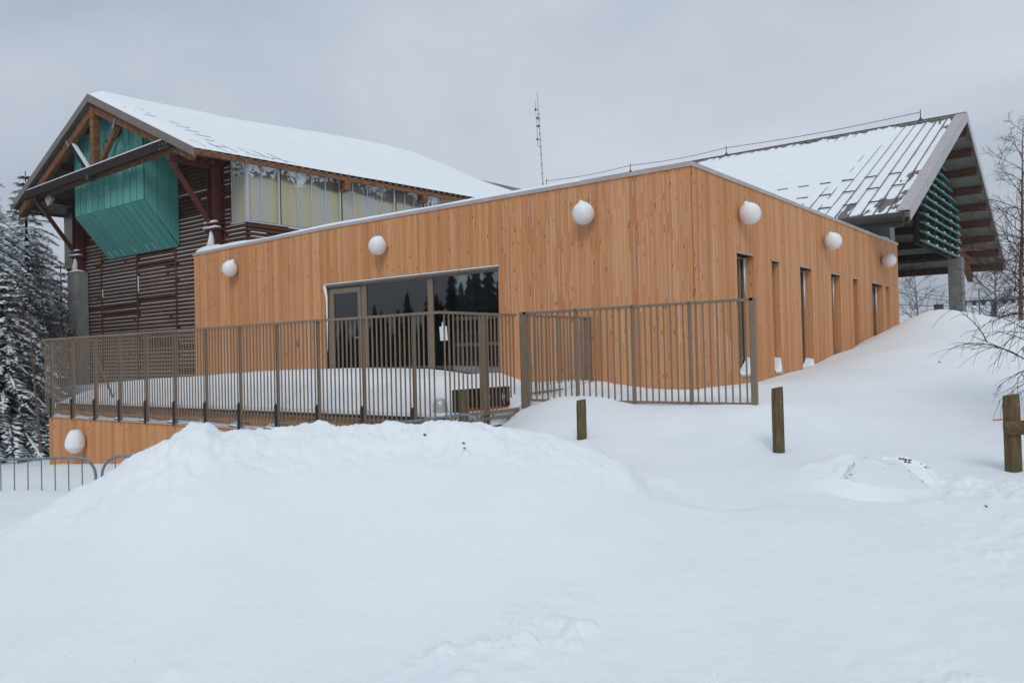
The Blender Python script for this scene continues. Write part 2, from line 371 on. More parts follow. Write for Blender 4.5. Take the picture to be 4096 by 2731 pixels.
# ploughed bank: crest polyline (x, y, z, lumpiness)
BK = [(-3.3,7.35,-1.5),(-3.8,7.05,-1.34),(-3.98,6.94,-1.10),(-4.2,6.81,-.95),(-4.72,6.46,-.77),(-5.16,6.12,-.67),(-5.78,5.54,-.64),(-6.1,5.16,-.66),(-6.45,4.72,-.61),(-6.72,4.32,-.64),(-6.80,4.2,-.53),(-6.88,4.06,-.545),(-6.97,3.93,-.66),(-7.12,3.64,-.83),(-7.27,3.32,-1.04),(-7.4,3.02,-1.21),(-7.52,2.73,-1.36),(-7.9,1.9,-1.52),(-8.6,.6,-1.6)]
def bank(x, y, z):
    best = np.full(x.shape, 1e9); cz = np.zeros(x.shape); sd_ = np.zeros(x.shape); sl_ = np.zeros(x.shape); acc = 0
    for (x0, y0, z0), (x1, y1, z1) in zip(BK[:-1], BK[1:]):
        dx, dy = x1-x0, y1-y0; L2 = dx*dx+dy*dy
        t = np.clip(((x-x0)*dx+(y-y0)*dy)/L2, 0, 1); qx, qy = x0+t*dx, y0+t*dy
        d = np.hypot(x-qx, y-qy); m = d < best
        best = np.where(m, d, best); cz = np.where(m, z0+t*(z1-z0), cz)
        sd_ = np.where(m, (x-qx)*dy-(y-qy)*dx, sd_); sl_ = np.where(m, acc+t*math.sqrt(L2), sl_); acc += math.sqrt(L2)
    S_ = np.linspace(0, acc, 120); xs_, zs_ = [0.0], [BK[0][2]]
    for p0, p1 in zip(BK[:-1], BK[1:]): xs_.append(xs_[-1]+math.hypot(p1[0]-p0[0], p1[1]-p0[1])); zs_.append(p1[2])
    Zs = np.interp(S_, xs_, zs_); G = np.exp(-((S_[:, None]-S_[None, :])/.55)**2); Zs = (G*Zs[None, :]).sum(1)/G.sum(1)
    csm = np.interp(sl_, S_, Zs); k_ = sm(.15, .8, best); cz = cz*(1-k_)+csm*k_
    front = (np.hypot(x, y) < 8.0)
    fr_ = 1-sm(7.75, 8.35, np.hypot(x, y)); fr_ = np.where(x > -4.6, 1-sm(7.0, 9.0, np.hypot(x, y)), fr_)
    uf = np.clip(best/3.9, 0, 1); ub = np.clip(best/(1.15+1.1*sm(-5.4, -4.2, x)), 0, 1)
    u = uf; prof = fr_*(1-uf)**1.7 + (1-fr_)*(1-ub*ub)**2
    lump = fbm(x, y, 2.6, 5, 11, .55); lump2 = np.abs(fbm(x, y, 6.5, 4, 23, .6))
    h = (cz-z)
    amp = np.clip(h, 0, 1); near = np.exp(-(best/.95)**2)
    z2 = z + h*prof*(h > 0)
    z2 = z2 + amp*(.10*lump*np.maximum(near, .25*prof) + .075*(lump2-.12)*near + .02*fbm(x, y, 13, 3, 29, .6)*near) * np.where(best < .1, .7, 1)
    return z2, amp*prof
def ground_form(x, y):
    z = base_z(x, y); r = np.hypot(x, y)
    z = z + .035*fbm(x, y, .45, 3, 1)*sm(2, 6, r)
    return bank(x, y, z)[0]
def ground_z(x, y, z=None):
    x = np.asarray(x, float); y = np.asarray(y, float)
    if z is None: z = ground_form(x, y)
    # wind ripples and scattered crumbs
    z = z + .006*fbm(x, y, 6, 3, 31)
    g_ = lambda cx, cy, sx, sy: np.exp(-(((x-cx)/sx)**2+((y-cy)/sy)**2))
    rough = 1.3*g_(-3.05, 3.28, .17, .20) + g_(-2.85, 3.75, .35, .25) + .7*g_(-2.75, 4.2, .3, .3) + .4*g_(-4.15, 2.3, .10, .10) + .6*g_(-2.0, 3.25, .6, .22) + .7*g_(-1.25, 3.75, .5, .28) + .6*g_(-.75, 4.4, .4, .3) + .9*g_(-1.0, 8.0, .85, .5) + .9*g_(-2.5, 8.75, .35, .35) + .9*g_(-1.2, 8.45, .3, .25) + .6*g_(-.6, 6.6, .5, .7)
    z = z + rough*(.085*np.maximum(fbm(x, y, 6, 5, 41, .62), -.03) + .01) 
    # shovelled dip and heaped shoulder round the cut block
    z = z - .16*np.exp(-(((x+1.90)/.45)**2+((y-8.02)/.22)**2)) + .16*np.exp(-(((x+2.45)/.45)**2+((y-8.9)/.45)**2)) * (1+.25*fbm(x, y, 5, 3, 61))
    # lie below the terrace and the buildings
    inside = (x < -8.78) & (y > 9.62) & (x > -22.9)
    z = np.where(inside, np.minimum(z, -1.7), z)
    bld = (x < -6.62) & (x > -23) & (y > 14.1) & (y < 30.0)
    z = np.where(bld, -1.2, z)
    return z
def make_ground():
    da = []
    a = -180.0
    while a < 180:                      # angle from the view direction, fine inside the picture
        da.append(a); f = abs(a)
        a += .14 if f < 38 else .5 if f < 60 else 3
    A_ = np.radians(np.array(da)) ; A_ = np.pi/2 + yaw + A_
    r = [.4]; 
    while r[-1] < 1600: 
        q = r[-1]; r.append(q*(1.0055 if 3.2 < q < 13 else 1.011 if 2 < q < 34 else 1.06))
    r = np.array(r); na, nr = len(A_), len(r)
    X = np.outer(r, np.cos(A_)); Y = np.outer(r, np.sin(A_)); Z = ground_form(X, Y)
    Zs = Z.copy()
    for it in range(260):
        Zs[1:-1] = (Zs[:-2]+2*Zs[1:-1]+Zs[2:])/4; Zs = (np.roll(Zs, 1, 1)+2*Zs+np.roll(Zs, -1, 1))/4
    cr_ = np.full(X.shape, 1e9)
    for (x0, y0, _), (x1, y1, _2) in zip(BK[:-1], BK[1:]):
        for t_ in (0, .5): cr_ = np.minimum(cr_, np.hypot(X-(x0+t_*(x1-x0)), Y-(y0+t_*(y1-y0))))
    rr_ = np.hypot(X, Y); mk = sm(.55, 1.3, cr_)*(1-sm(8.9, 9.6, rr_))*sm(3.2, 4.2, rr_)*(1-sm(-2.9, -2.1, X))*(1-sm(7.7, 8.0, rr_)*(X < -5.2))
    Z = Z*(1-mk)+Zs*mk
    Z = ground_z(X, Y, Z)
    co = np.stack([X, Y, Z], -1).reshape(-1, 3)
    c0 = np.array([[0, 0, float(ground_z(0.01, 0.01))]]); co = np.vstack([co, c0])
    ii = np.arange(nr-1)[:, None]*na; jj = np.arange(na)[None, :]; j2 = (jj+1) % na
    q = np.stack([ii+jj, ii+na+jj, ii+na+j2, ii+j2], -1).reshape(-1, 4)
    t = np.stack([np.full(na, len(co)-1), np.arange(na), (np.arange(na)+1) % na], -1)
    me = bpy.data.meshes.new('snow_ground'); me.vertices.add(len(co)); me.vertices.foreach_set('co', co.ravel())
    loops = np.r_[q.ravel(), t.ravel()]; me.loops.add(len(loops)); me.loops.foreach_set('vertex_index', loops.astype(np.int32))
    st = np.r_[np.arange(len(q))*4, len(q)*4+np.arange(len(t))*3]; me.polygons.add(len(st)); me.polygons.foreach_set('loop_start', st.astype(np.int32))
    me.polygons.foreach_set('use_smooth', np.ones(len(st), bool)); me.update(calc_edges=True); me.validate()
    me.materials.append(SNOWG); o = bpy.data.objects.new('snow_ground', me); C.objects.link(o); tag(o, kind='structure'); return o
make_ground()

# hills far behind
def make_hills():
    mb = MB(); n = 90
    def fn(u, v):
        a = yaw + math.pi/2 + R(-100 + 200*u); r = 330 + 260*v
        h = 34*float(fbm(u*9, 2.2, 1, 4, 3)+.5)*math.sin(min(1, v*1.6)*math.pi/2) + 2
        return (r*math.cos(a), r*math.sin(a), -9+h*1.0)
    mb.grid(n, 8, fn); m = Mat('hill_snow_and_woods'); c = m.coord((.02, .02, .05)); f = m.noise(c, 1, 6, .7)
    m.set(m.ramp(f, [(.48, (.80, .83, .87)), (.60, (.30, .33, .36))]), .9)
    o = mb.build('hills', m.m, smooth=True); tag(o, kind='structure')
make_hills()

# ------------------------------------------------------------------ cladding helpers
def split_rect(u0, u1, z0, z1, ops):
    """pieces of the strip u0..u1 left by openings (ua, ub, za, zb)"""
    out = []; segs = [(z0, z1)]
    for a, b, c, d in ops:
        if a < u1-1e-4 and b > u0+1e-4:
            ns = []
            for s0, s1 in segs:
                if d <= s0 or c >= s1: ns.append((s0, s1)); continue
                if c > s0: ns.append((s0, c))
                if d < s1: ns.append((d, s1))
            segs = ns
    return [(u0, u1, a, b) for a, b in segs if b-a > .01]
def boards(u0, u1, z0, ztop, ops, mk, seed, wmin=.078, wmax=.108, gap=.005):
    """vertical boards; mk(ua, ub, za, zb, zb2, tint, depth)"""
    rnd = random.Random(seed); edges = sorted({e for o in ops for e in o[:2]} | {u1})
    u = u0; res = []
    while u < u1-.01:
        wd = rnd.uniform(wmin, wmax); e = min([x for x in edges if x > u+1e-4]); nu = u+wd
        if nu > e-.05: nu = e
        t = rnd.random(); dep = rnd.uniform(0, .006)
        for (a, b, c, d) in split_rect(u, nu-gap, z0, 99, ops):
            top = d >= 99
            mk(a, b, c, ztop(a) if top else d, ztop(b) if top else d, t, dep)
        res.append(nu); u = nu
    return res

# ------------------------------------------------------------------ timber-clad flat-roofed building
wb = empty('timber_clad_building', (-14.9, 22, -.6), 'long low building clad in fresh orange vertical larch boards with a flat roof', 'building')
XL, XR, YF, YB = -23.23, -6.5, 14.0, 30.2
def ztf(x): return 3.37 + .10*min(1, max(0, (x-XL)/6.5)) - .01*0
ZR = 3.47
OPF = [(-17.0, -11.12, -1.2, 1.95)]
SL = [(16.02, 16.92, -.55, 1.97), (18.03, 18.50, -.56, 1.96), (19.96, 20.85, -.62, 1.96), (22.48, 23.33, -.7, 1.95), (24.61, 25.07, -.7, 1.94), (26.69, 27.97, -.7, 1.93), (28.45, 28.93, -.7, 1.92)]
mb = MB(); gp = MB(); rg = random.Random(3)
ed = boards(XL, XR, -1.5, ztf, OPF, lambda a, b, c, d, d2, t, k: mb.hexa([(a, YF-.022-k, c), (b, YF-.022-k, c), (b, YF, c), (a, YF, c), (a, YF-.022-k, d), (b, YF-.022-k, d2), (b, YF, d2), (a, YF, d)], t), 11)
for u in ed:
    p = .35 if u < -11 else .9
    if rg.random() < p:
        z = rg.uniform(-.7, 1.5)
        while z < 3.3:
            L = rg.uniform(.4, 2.2); z1 = min(z+L, 3.33)
            if not (-17.1 < u < -11.0 and z < 2.0) and z1-z > .1: gp.box(u-.0048, u-.0008, YF-.0235, YF-.002, z, z1)
            z = z1 + rg.uniform(.05, .9)
front = mb.build('front_cladding', CLAD, wb, tint=True); gp.build('snow_in_gaps', SNOW, front)
mb = MB(); gp = MB()
ed = boards(YF+.002, YB, -1.5, lambda y: ZR, SL, lambda a, b, c, d, d2, t, k: mb.hexa([(XR, a, c), (XR+.022+k, a, c), (XR+.022+k, b, c), (XR, b, c), (XR, a, d), (XR+.022+k, a, d), (XR+.022+k, b, d2), (XR, b, d2)], t), 12, .10, .16)
for u in ed:
    if rg.random() < .3 and u < YB-.1 and not any(a-.02 < u < b+.02 for a, b, _, _ in SL):
        z = rg.uniform(-.5, 2); gp.box(XR+.002, XR+.0245, u-.005, u+.001, z, min(3.4, z+rg.uniform(.5, 2.5)))
side = mb.build('side_cladding', CLAD, wb, tint=True); gp.build('snow_in_gaps', SNOW, side)
# structural wall behind the boards, with reveals
mb = MB()
for a, b in ((XL, OPF[0][0]), (OPF[0][1], XR)): mb.box(a, b, YF+.002, YF+.25, -1.5, 3.3)
mb.box(OPF[0][0], OPF[0][1], YF+.002, YF+.25, 1.95, 3.3)
y = YF+.25
for a, b, c, d in SL:
    mb.box(XR-.30, XR-.002, y, a, -1.5, 3.3); mb.box(XR-.30, XR-.002, a, b, d, 3.3); mb.box(XR-.30, XR-.002, a, b, -1.5, c); y = b
mb.box(XR-.30, XR-.002, y, YB, -1.5, 3.3)
mb.box(XL, XL+.25, YF+.25, YB, -1.5, 3.3); mb.box(XL+.25, XR-.30, YB-.25, YB, -1.5, 3.3)
mb.build('wall', BACK, wb)
# wood linings of the slit openings
for i, (a, b, c, d) in enumerate(SL):
    y1 = YF
    wn = MB(); wn.box(XR-.235, XR-.185, a+.004, b-.004, c+.02, c+.07); wn.box(XR-.235, XR-.185, a+.004, b-.004, d-.06, d-.01)
    wn.box(XR-.235, XR-.185, a+.004, a+.055, c+.07, d-.06); wn.box(XR-.235, XR-.185, b-.055, b-.004, c+.07, d-.06)
    wide = b-a > .6
    if wide: wn.box(XR-.232, XR-.182, a+(b-a)*.68, a+(b-a)*.68+.05, c+.07, d-.06)
    f = wn.build('window', BROWNMETAL, wb, bevel=.004)
    MB().box(XR-.215, XR-.205, a+.05, b-.05, c+.06, d-.055).build('pane', GLASS2, f)
    ln = MB(); rr = random.Random(i)
    for xx in (0, 1): ln.box(XR-.182+xx*.094, XR-.092+xx*.094-.004*xx, b-.024, b-.003, c+.02, d-.012, rr.random())
    for xx in (0, 1): ln.box(XR-.182+xx*.094, XR-.092+xx*.094-.004*xx, a+.003, a+.024, c+.02, d-.012, rr.random())
    ln.build('reveal_lining', CLAD, f, tint=True)
    MB().box(XR-.18, XR+.045, a-.015, b+.015, d+.001, d+.022).build('head_flashing', FLASHL, f)
    MB().box(XR-.18, XR+.05, a+.026, b-.026, c-.03, c+.012).build('sill', FLASHL, f)
    sn = MB()
    def drift(u, v, a=a, b=b, c=c):
        yy = a+.03+(b-a-.06)*u; xx = XR-.18+.215*v
        h = .05+.30*u**3.2*(1-v*.1)+.05*(1-v)*(1-u) + .012*math.sin(u*9+i)
        return (xx, yy, c+.012+max(0.003, h*(1 if v < .98 else .05)))
    sn.grid(14, 8, drift); sn.grid(14, 1, lambda u, v, a=a, b=b, c=c: drift(u, 1)[:2]+((drift(u, 1)[2] if v == 0 else c+.01),))
    sn.build('sill_snow', SNOW, f, smooth=True)
    cn = MB(); L = rr.uniform(.5, 1.1)
    cn.tube([(XR-.165, b-.05, d-.03), (XR-.166, b-.04, d-.03-L*.4), (XR-.172, b-.032, d-.03-L)], [.030, .020, .006], 7)
    cn.tube([(XR-.10, a+.05, d+.03), (XR-.08, (a+b)/2, d+.034), (XR-.09, b-.05, d+.03)], [.008, .016, .008], 6)
    cn.build('corner_snow', SNOW, f, smooth=True)
    dk = MB().box(XR-.9, XR-.31, a-.1, b+.3, c-.1, d+.1); dk.f = dk.f[:4]; dk.t = dk.t[:4]
# interior seen through the front glazing
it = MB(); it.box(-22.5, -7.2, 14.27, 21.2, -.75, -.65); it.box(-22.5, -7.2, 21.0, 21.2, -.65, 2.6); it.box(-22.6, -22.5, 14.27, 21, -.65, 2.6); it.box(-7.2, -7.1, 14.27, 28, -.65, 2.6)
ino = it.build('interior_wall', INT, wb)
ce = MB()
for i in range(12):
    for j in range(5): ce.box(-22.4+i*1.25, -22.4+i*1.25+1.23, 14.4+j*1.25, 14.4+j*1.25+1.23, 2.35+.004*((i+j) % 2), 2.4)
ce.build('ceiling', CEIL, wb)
rl = MB(); rl.box(-17.3, -11.1, 14.42, 14.46, .83, .92); rl.box(-17.3, -11.1, 14.42, 14.46, .22, .30); rl.build('interior_rail', INTL, wb)
bn = MB()
bn.grid(24, 1, lambda u, v: (-13.6+2.4*u, 14.35, (-.15 - .22*(u-.35)**2) if v else -.6)); bn.grid(24, 1, lambda u, v: (-13.6+2.4*u, 14.35+.5*v, (-.15 - .22*(u-.35)**2)))
bn.build('interior_bench', GREYP, wb)
# glazed front: fixed window and door
f = MB(); y0, y1 = YF+.06, YF+.13
f.box(-17.0, -11.12, y0-.05, y1, 1.86, 1.949); f.box(-16.99, -16.90, y0, y1, -1.1, 1.86); f.box(-15.68, -15.50, y0, y1, -1.1, 1.86); f.box(-13.36, -13.19, y0, y1, -1.1, 1.86); f.box(-11.20, -11.13, y0, y1, -1.1, 1.86)
f.box(-15.5, -13.36, y0, y1, -1.1, -.55); f.box(-13.19, -11.20, y0, y1, -1.1, -.55)
gw = f.build('glazed_front', BROWNMETAL, wb, bevel=.004)
for a, b in ((-15.5, -13.36), (-13.19, -11.20)): MB().box(a, b, y0+.03, y0+.036, -.55, 1.86).build('pane', GLASS, gw)
hs = MB()
for k in range(5):
    a = -17.0+k*1.19; hs.box(a, a+1.15, YF-.05, YF+.01, 1.952, 1.972)
hs.build('head_snow', SNOW, gw)
MB().box(-17.03, -11.09, YF-.04, YF-.023, 1.90, 1.951).build('head_flashing', FLASH, gw)
d = MB(); d.box(-16.88, -16.74, y0-.02, y1-.02, -1.0, 1.84); d.box(-15.80, -15.69, y0-.02, y1-.02, -1.0, 1.84); d.box(-16.74, -15.80, y0-.02, y1-.02, 1.70, 1.84); d.box(-16.74, -15.80, y0-.02, y1-.02, -1.0, -.80)
dr = d.build('door', BROWNMETAL, wb, bevel=.004)
MB().box(-16.74, -15.80, y0+.01, y0+.016, -.8, 1.7).build('pane', GLASS, dr)
h = MB(); h.box(-15.77, -15.73, y0-.035, y0-.02, .46, .60); h.box(-15.77, -15.73, y0-.035, y0-.02, .24, .36); h.tube([(-15.75, y0-.03, .53), (-15.75, y0-.075, .53), (-15.88, y0-.08, .53)], .011, 8); h.build('door_handle', ALU, dr)
sc = MB(); sc.tube([(-17.0, YF-.02, 1.93), (-16.96, YF+.0, 1.6), (-16.97, YF+.01, .9), (-16.98, YF+.01, .2)], [.05, .03, .018, .008], 7); sc.build('jamb_snow', SNOW, gw, smooth=True)
# roof, coping, roof snow
MB().box(XL+.02, XR-.02, YF+.02, YB-.02, 3.25, 3.33).build('roof', FLASH, wb)
cp = MB()
xs = [XL-.04, XL+2, XL+4, XL+6.5, XR+.05]
for a, b in zip(xs[:-1], xs[1:]):
    za, zb = ztf(a), ztf(b); cp.hexa([(a, YF-.05, za-.055), (b, YF-.05, zb-.055), (b, YF+.20, zb-.055), (a, YF+.20, za-.055), (a, YF-.05, za+.028), (b, YF-.05, zb+.028), (b, YF+.20, zb+.028), (a, YF+.20, za+.028)])
cp.box(XR-.20, XR+.05, YF+.201, YB+.05, ZR-.055, ZR+.028); cp.box(XL-.04, XL+.2, YF+.201, YB, ZR-.10, ZR-.02); cp.box(XL+.2, XR-.201, YB-.2, YB+.05, ZR-.055, ZR+.028)
cp.build('coping', FLASHL, wb)
sn = MB()
def rs(u, v):
    x = XL+.0+(XR-XL)*u; y = YF-.035+(YB-YF+.03)*v; e = min(1, (y-YF+.035)/.12, (XR-x)/.12+.0, (YB-y)/.1, (x-XL)/.05)
    h = .035+.03*float(fbm(x, y, .6, 3, 5)) + .05*math.exp(-((y-YF)/.6)**2) + .09*math.exp(-((x-XL-.5)/.5)**2)*math.exp(-((y-YF)/.5)**2)+ .06*math.exp(-((x-XL-1.9)/.9)**2)*math.exp(-((y-YF)/.5)**2)
    h += .25*math.exp(-((y-29.3)/.7)**2-((x+7.2)/.9)**2)
    if x > -9: h = h*.8 if y > 27 else min(h, .03+.015*float(fbm(x, y, .9, 2, 8)))
    return (x, y, ztf(x)+.026+max(0, h)*max(0, min(1, e*1.0))-.03*(e < .02))
us = 170; sn.grid(us, 150, rs)
sn.build('roof_snow', ROOFSNOW, wb, smooth=True)
MB().box(-18.24, -18.10, YF-.075, YF-.024, .38, .50).build('wall_box', GREYP, wb, bevel=.005)
# notice stuck on the glass: a thing of its own
n_ = MB(); n_.hexa([(-12.97, YF+.055, .36), (-12.735, YF+.055, .365), (-12.735, YF+.058, .365), (-12.97, YF+.058, .36), (-12.995, YF+.055, .69), (-12.76, YF+.055, .70), (-12.76, YF+.058, .70), (-12.995, YF+.058, .69)])
n_.quad((-12.92, YF+.0548, .69), (-12.87, YF+.0548, .69), (-12.875, YF+.0548, .80), (-12.905, YF+.0548, .80))
tag(n_.build('paper_notice', PAPER), 'blank white sheet of paper stuck inside the large front window', 'paper')

# ------------------------------------------------------------------ globe wall lamps
def lamp(c, nrm, label, cap):
    """opal globe on a short wall bracket; nrm = outward wall normal"""
    c = Vector(c); nv = Vector(nrm); e = empty('globe_wall_lamp', c - nv*.24, label, 'wall lamp', 'globe lamps along the timber walls')
    prof = [(.001, -.222)] + [(.2225*math.cos(a), .2225*math.sin(a)) for a in np.radians(np.arange(-80, 81, 10))] + [(.001, .222)]
    g = MB(); g.lathe(tuple(c), prof, 32); g.build('globe', OPAL, e, smooth=True)
    b = MB(); b.lathe(tuple(c-nv*.225), [(.055, -.02), (.055, .02)], 16, 'Y' if abs(nv.y) > .5 else 'X')
    b.tube([c-nv*.24, c-nv*.15], .03, 10); b.build('bracket', GREYP, e)
    s = MB(); k = random.Random(cap)
    px, big = {1: (0, 1.0), 2: (-.3, .9), 3: (-.35, 1.0), 4: (-.55, .7), 5: (-.55, .55), 6: (0, 0), 7: (.2, 2.6)}[cap]
    t = Vector((1, 0, 0)) if abs(nv.y) > .5 else Vector((0, 1, 0))
    if big and cap != 7:
        blobs = {1: [(-.55, .11, .30), (.50, .12, .26), (0, .03, .5)], 2: [(-.25, .04, .5), (.5, .045, .3)], 3: [(-.28, .10, .22), (-.1, .03, .6)], 4: [(-.62, .09, .22), (-.2, .02, .6)], 5: [(-.60, .07, .22), (-.2, .015, .6)]}[cap]
        def f(u, v):
            a = u*2*math.pi; th = v*1.15
            d = Vector((math.sin(th)*math.cos(a), math.sin(th)*math.sin(a), math.cos(th)))
            h_ = .002
            for off, am_, w_ in blobs:
                q = (t*off - nv*.15 + Vector((0, 0, 1))).normalized(); h_ += am_*math.exp(-(d.angle(q)/w_)**2)
            return tuple(c+d*(.2225+h_*.62-.006*(v > .97)))
        s.grid(40, 16, f); s.build('snow_cap', SNOW, e, smooth=True)
    if cap == 7:
        def f(u, v):
            a = u*2*math.pi; th = v*math.pi*.62
            st = 1+.62*max(0, math.cos(th))
            rr = .228*math.sin(th)**(1 if th > 1.57 else .62)
            notch = -.10*math.exp(-((math.cos(a)*math.sin(th)-.25)/.12)**2)*max(0, math.cos(th))**.5
            p = Vector((rr*math.cos(a)*1.02+.05*max(0, math.cos(th)), rr*math.sin(a), .225*math.cos(th)*st+notch))
            return tuple(c+p)
        s.grid(30, 20, f); s.build('snow_cap', SNOW, e, smooth=True)
    return e
WN = (0, -1, 0); EN = (1, 0, 0)
lamp((-20.98, YF-.25, 2.70), WN, 'white globe lamp nearest the left end of the long front wall', 1)
lamp((-14.71, YF-.25, 2.74), WN, 'white globe lamp on the front wall directly above the wide glazed opening', 2)
lamp((-8.73, YF-.25, 2.78), WN, 'white globe lamp with a pointed snow cap on the front wall between window and corner', 3)
lamp((XR+.25, 16.22, 2.77), EN, 'white globe lamp on the side wall nearest the building corner, above the first slit window', 4)
lamp((XR+.25, 21.96, 2.75), EN, 'white globe lamp halfway along the side wall, above the fourth slit window', 5)
lamp((XR+.25, 27.95, 2.71), EN, 'snow free white globe lamp at the far right end of the side wall', 6)

# ------------------------------------------------------------------ terrace
tr = empty('terrace', (-16, 12, -1.8), 'raised terrace with an orange board retaining wall and deep snow on top', 'terrace')
TX0, TX1, TY = -22.86, -8.77, 9.5
mb = MB(); boards(TX0, TX1+.02, -3.4, lambda x: -1.34, [], lambda a, b, c, d, d2, t, k: mb.hexa([(a, TY-k, c), (b, TY-k, c), (b, TY+.022, c), (a, TY+.022, c), (a, TY-k, d), (b, TY-k, d2), (b, TY+.022, d2), (a, TY+.022, d)], t), 31, .11, .15)
boards(TX0, TX1+.02, -1.31, lambda x: -1.06, [], lambda a, b, c, d, d2, t, k: mb.hexa([(a, TY+.23-k, c), (b, TY+.23-k, c), (b, TY+.252, c), (a, TY+.252, c), (a, TY+.23-k, d), (b, TY+.23-k, d2), (b, TY+.252, d2), (a, TY+.252, d)], t), 32, .11, .15)
mb.build('retaining_wall', CLAD, tr, tint=True)
mb = MB(); mb.box(TX0, TX1, TY+.03, TY+.22, -3.4, -1.345); mb.box(TX0, TX1, TY+.255, 13.96, -3.4, -1.0); mb.build('core', CONCD, tr)
MB().box(TX0-.04, TX1+.03, TY-.04, TY+.225, -1.345, -1.318).build('ledge', FLASHL, tr)
mb = MB(); mb.box(TX0-.2, TX1+.01, TY+.17, TY+.24, -1.0, -.945); mb.box(TX0-.2, TX1+.01, TY+.17, TY+.24, -1.10, -1.05)
mb.box(TX1+.011, TX1+.07, TY+.17, 11.45, -1.0, -.945); mb.box(TX1+.011, TX1+.07, TY+.17, 11.45, -1.10, -1.05)
mb.build('edge_beam', BROWNMETAL, tr)
sn = MB()
def ls(u, v):
    x = TX0+(TX1-TX0)*u; h = .02+.05*max(0, float(fbm(x, 0, 1.1, 4, 9))+.15) + .07*math.exp(-(((x-TX0) % 1.18-.05)/.22)**2)
    if v > 1: v = 1
    return (x, TY-.02+.24*v, -1.318+h*(math.sin(math.pi*min(1, v*.9+.05))**.6)*(1.3 if v > .4 else .8))
sn.grid(400, 6, ls); sn.build('ledge_snow', SNOW, tr, smooth=True)
WS = [(-36, -.85), (-33, -.78), (-30.2, -.64), (-26.4, -.52), (-23.3, -.46), (-21, -.42), (-18.7, -.31), (-17.4, -.26), (-15.5, -.25), (-14.1, -.26), (-13.3, -.28), (-12.76, -.34), (-11.9, -.45), (-11.15, -.40), (-10.54, -.58), (-9.9, -.64), (-9.3, -.55), (-8.6, -.57), (-8, -.57)]
def terr_z(x, y):
    w0 = np.interp(x, [a for a, b in WS], [b for a, b in WS])
    e = -.92
    t = np.clip((y-TY-.17)/2.6, 0, 1); t = 1-(1-t)**2.2
    z = e+(w0-e)*t + .03*fbm(x, y, .7, 3, 15)*t
    z = z + (-.935-z)*sm(-9.9, -9.15, x)*(1-sm(11.3, 12.6, y))
    # left hand end rounds off
    z = z - .30*np.exp(-((x-TX0+.25)/.35)**2)*(1-t*.8)
    return z
sn = MB()
sn.grid(240, 60, lambda u, v: (lambda x, y: (x, y, float(terr_z(x, y))))(TX0-.18+(TX1-TX0+.2)*u, TY+.16+(13.975-TY-.16)*v))
sn.grid(240, 1, lambda u, v: (lambda x: (x, TY+.16, float(terr_z(x, TY+.16)) if v else -.99))(TX0-.18+(TX1-TX0+.2)*u))
sn.grid(1, 60, lambda u, v: (TX1+.02, TY+.16+(13.975-TY-.16)*v, (float(terr_z(TX1+.02, TY+.16+(13.975-TY-.16)*v)) if u else -1.2)))
sn.build('terrace_snow', SNOW, tr, smooth=True)
lamp((-20.86, TY-.24, -1.95), WN, 'white globe lamp loaded with a tall snow lump, low on the terrace retaining wall', 7)

# plinth carrying the gabled hall behind the terrace
# ------------------------------------------------------------------ left gabled hall
gh = empty('gabled_hall', (-28.4, 26, -.6), 'tall dark slatted hall with teal oriel under a steep snow covered gable roof at left', 'building')
XC, YR0, YR1 = -28.5, 13.28, 46.0          # ridge x, roof edge y
EXL, EXR = -35.05, -21.93                   # eaves
YS, YC, YT = 15.2, 15.0, 13.5
def zrise(y): return .022*(y-13.28) if y < 36 else .022*22.72
ZRG, ZEV = 9.36, 6.33
def roofz(x, y):
    t = abs(x-XC)/(XC-EXL if x < XC else EXR-XC); return ZRG+(ZEV-ZRG)*t + zrise(y)
mb = MB()
for X in (EXL, EXR):
    nx = (X-XC)
    mb.hexa([(XC, YR0+.02, ZRG-.16), (X, YR0+.02, ZEV-.16), (X, YR1, ZEV-.16+zrise(YR1)), (XC, YR1, ZRG-.16+zrise(YR1)), (XC, YR0+.02, ZRG-.02), (X, YR0+.02, ZEV-.02), (X, YR1, ZEV-.02+zrise(YR1)), (XC, YR1, ZRG-.02+zrise(YR1))])
rf = mb.build('roof', SHEET, gh)
mb = MB()
for X in (EXL, EXR): mb.hexa([(XC, YR0+.03, ZRG-.175), (X, YR0+.03, ZEV-.175), (X, 38, ZEV-.175+zrise(38)), (XC, 38, ZRG-.175+zrise(38)), (XC, YR0+.03, ZRG-.162), (X, YR0+.03, ZEV-.162), (X, 38, ZEV-.162+zrise(38)), (XC, 38, ZRG-.162+zrise(38))])
mb.build('soffit', SOFFIT, rf)
# soffit ribs
mb = MB()
for k in range(75):
    y = YR0+.25+k*.333
    if y > 38: break
    for X in (EXL, EXR):
        mb.beam((XC, y, ZRG-.175+zrise(y)), (X, y, ZEV-.175+zrise(y)), .09, .03, (0, 0, 1))
mb.build('soffit_ribs', SOFFIT, rf)
# purlins under the sheet
mb = MB()
for side_ in (-1, 1):
    for k in range(6):
        t = .05+k*.158; X = EXL if side_ < 0 else EXR; x = XC+(X-XC)*t
        MB().beam((x, YR0+.55, roofz(x, 13.3)-.30), (x, 38, roofz(x, 38)-.30), .10, .22).build('purlin', PURL, rf)
# verge boards
mb = MB()
for X in (EXL, EXR):
    mb.hexa([(XC, YR0-.03, ZRG-.27), (X, YR0-.03, ZEV-.24), (X, YR0+.018, ZEV-.24), (XC, YR0+.018, ZRG-.27), (XC, YR0-.03, ZRG+.005), (X, YR0-.03, ZEV+.02), (X, YR0+.018, ZEV+.02), (XC, YR0+.018, ZRG+.005)])
mb.build('verge_board', FLASH, gh)
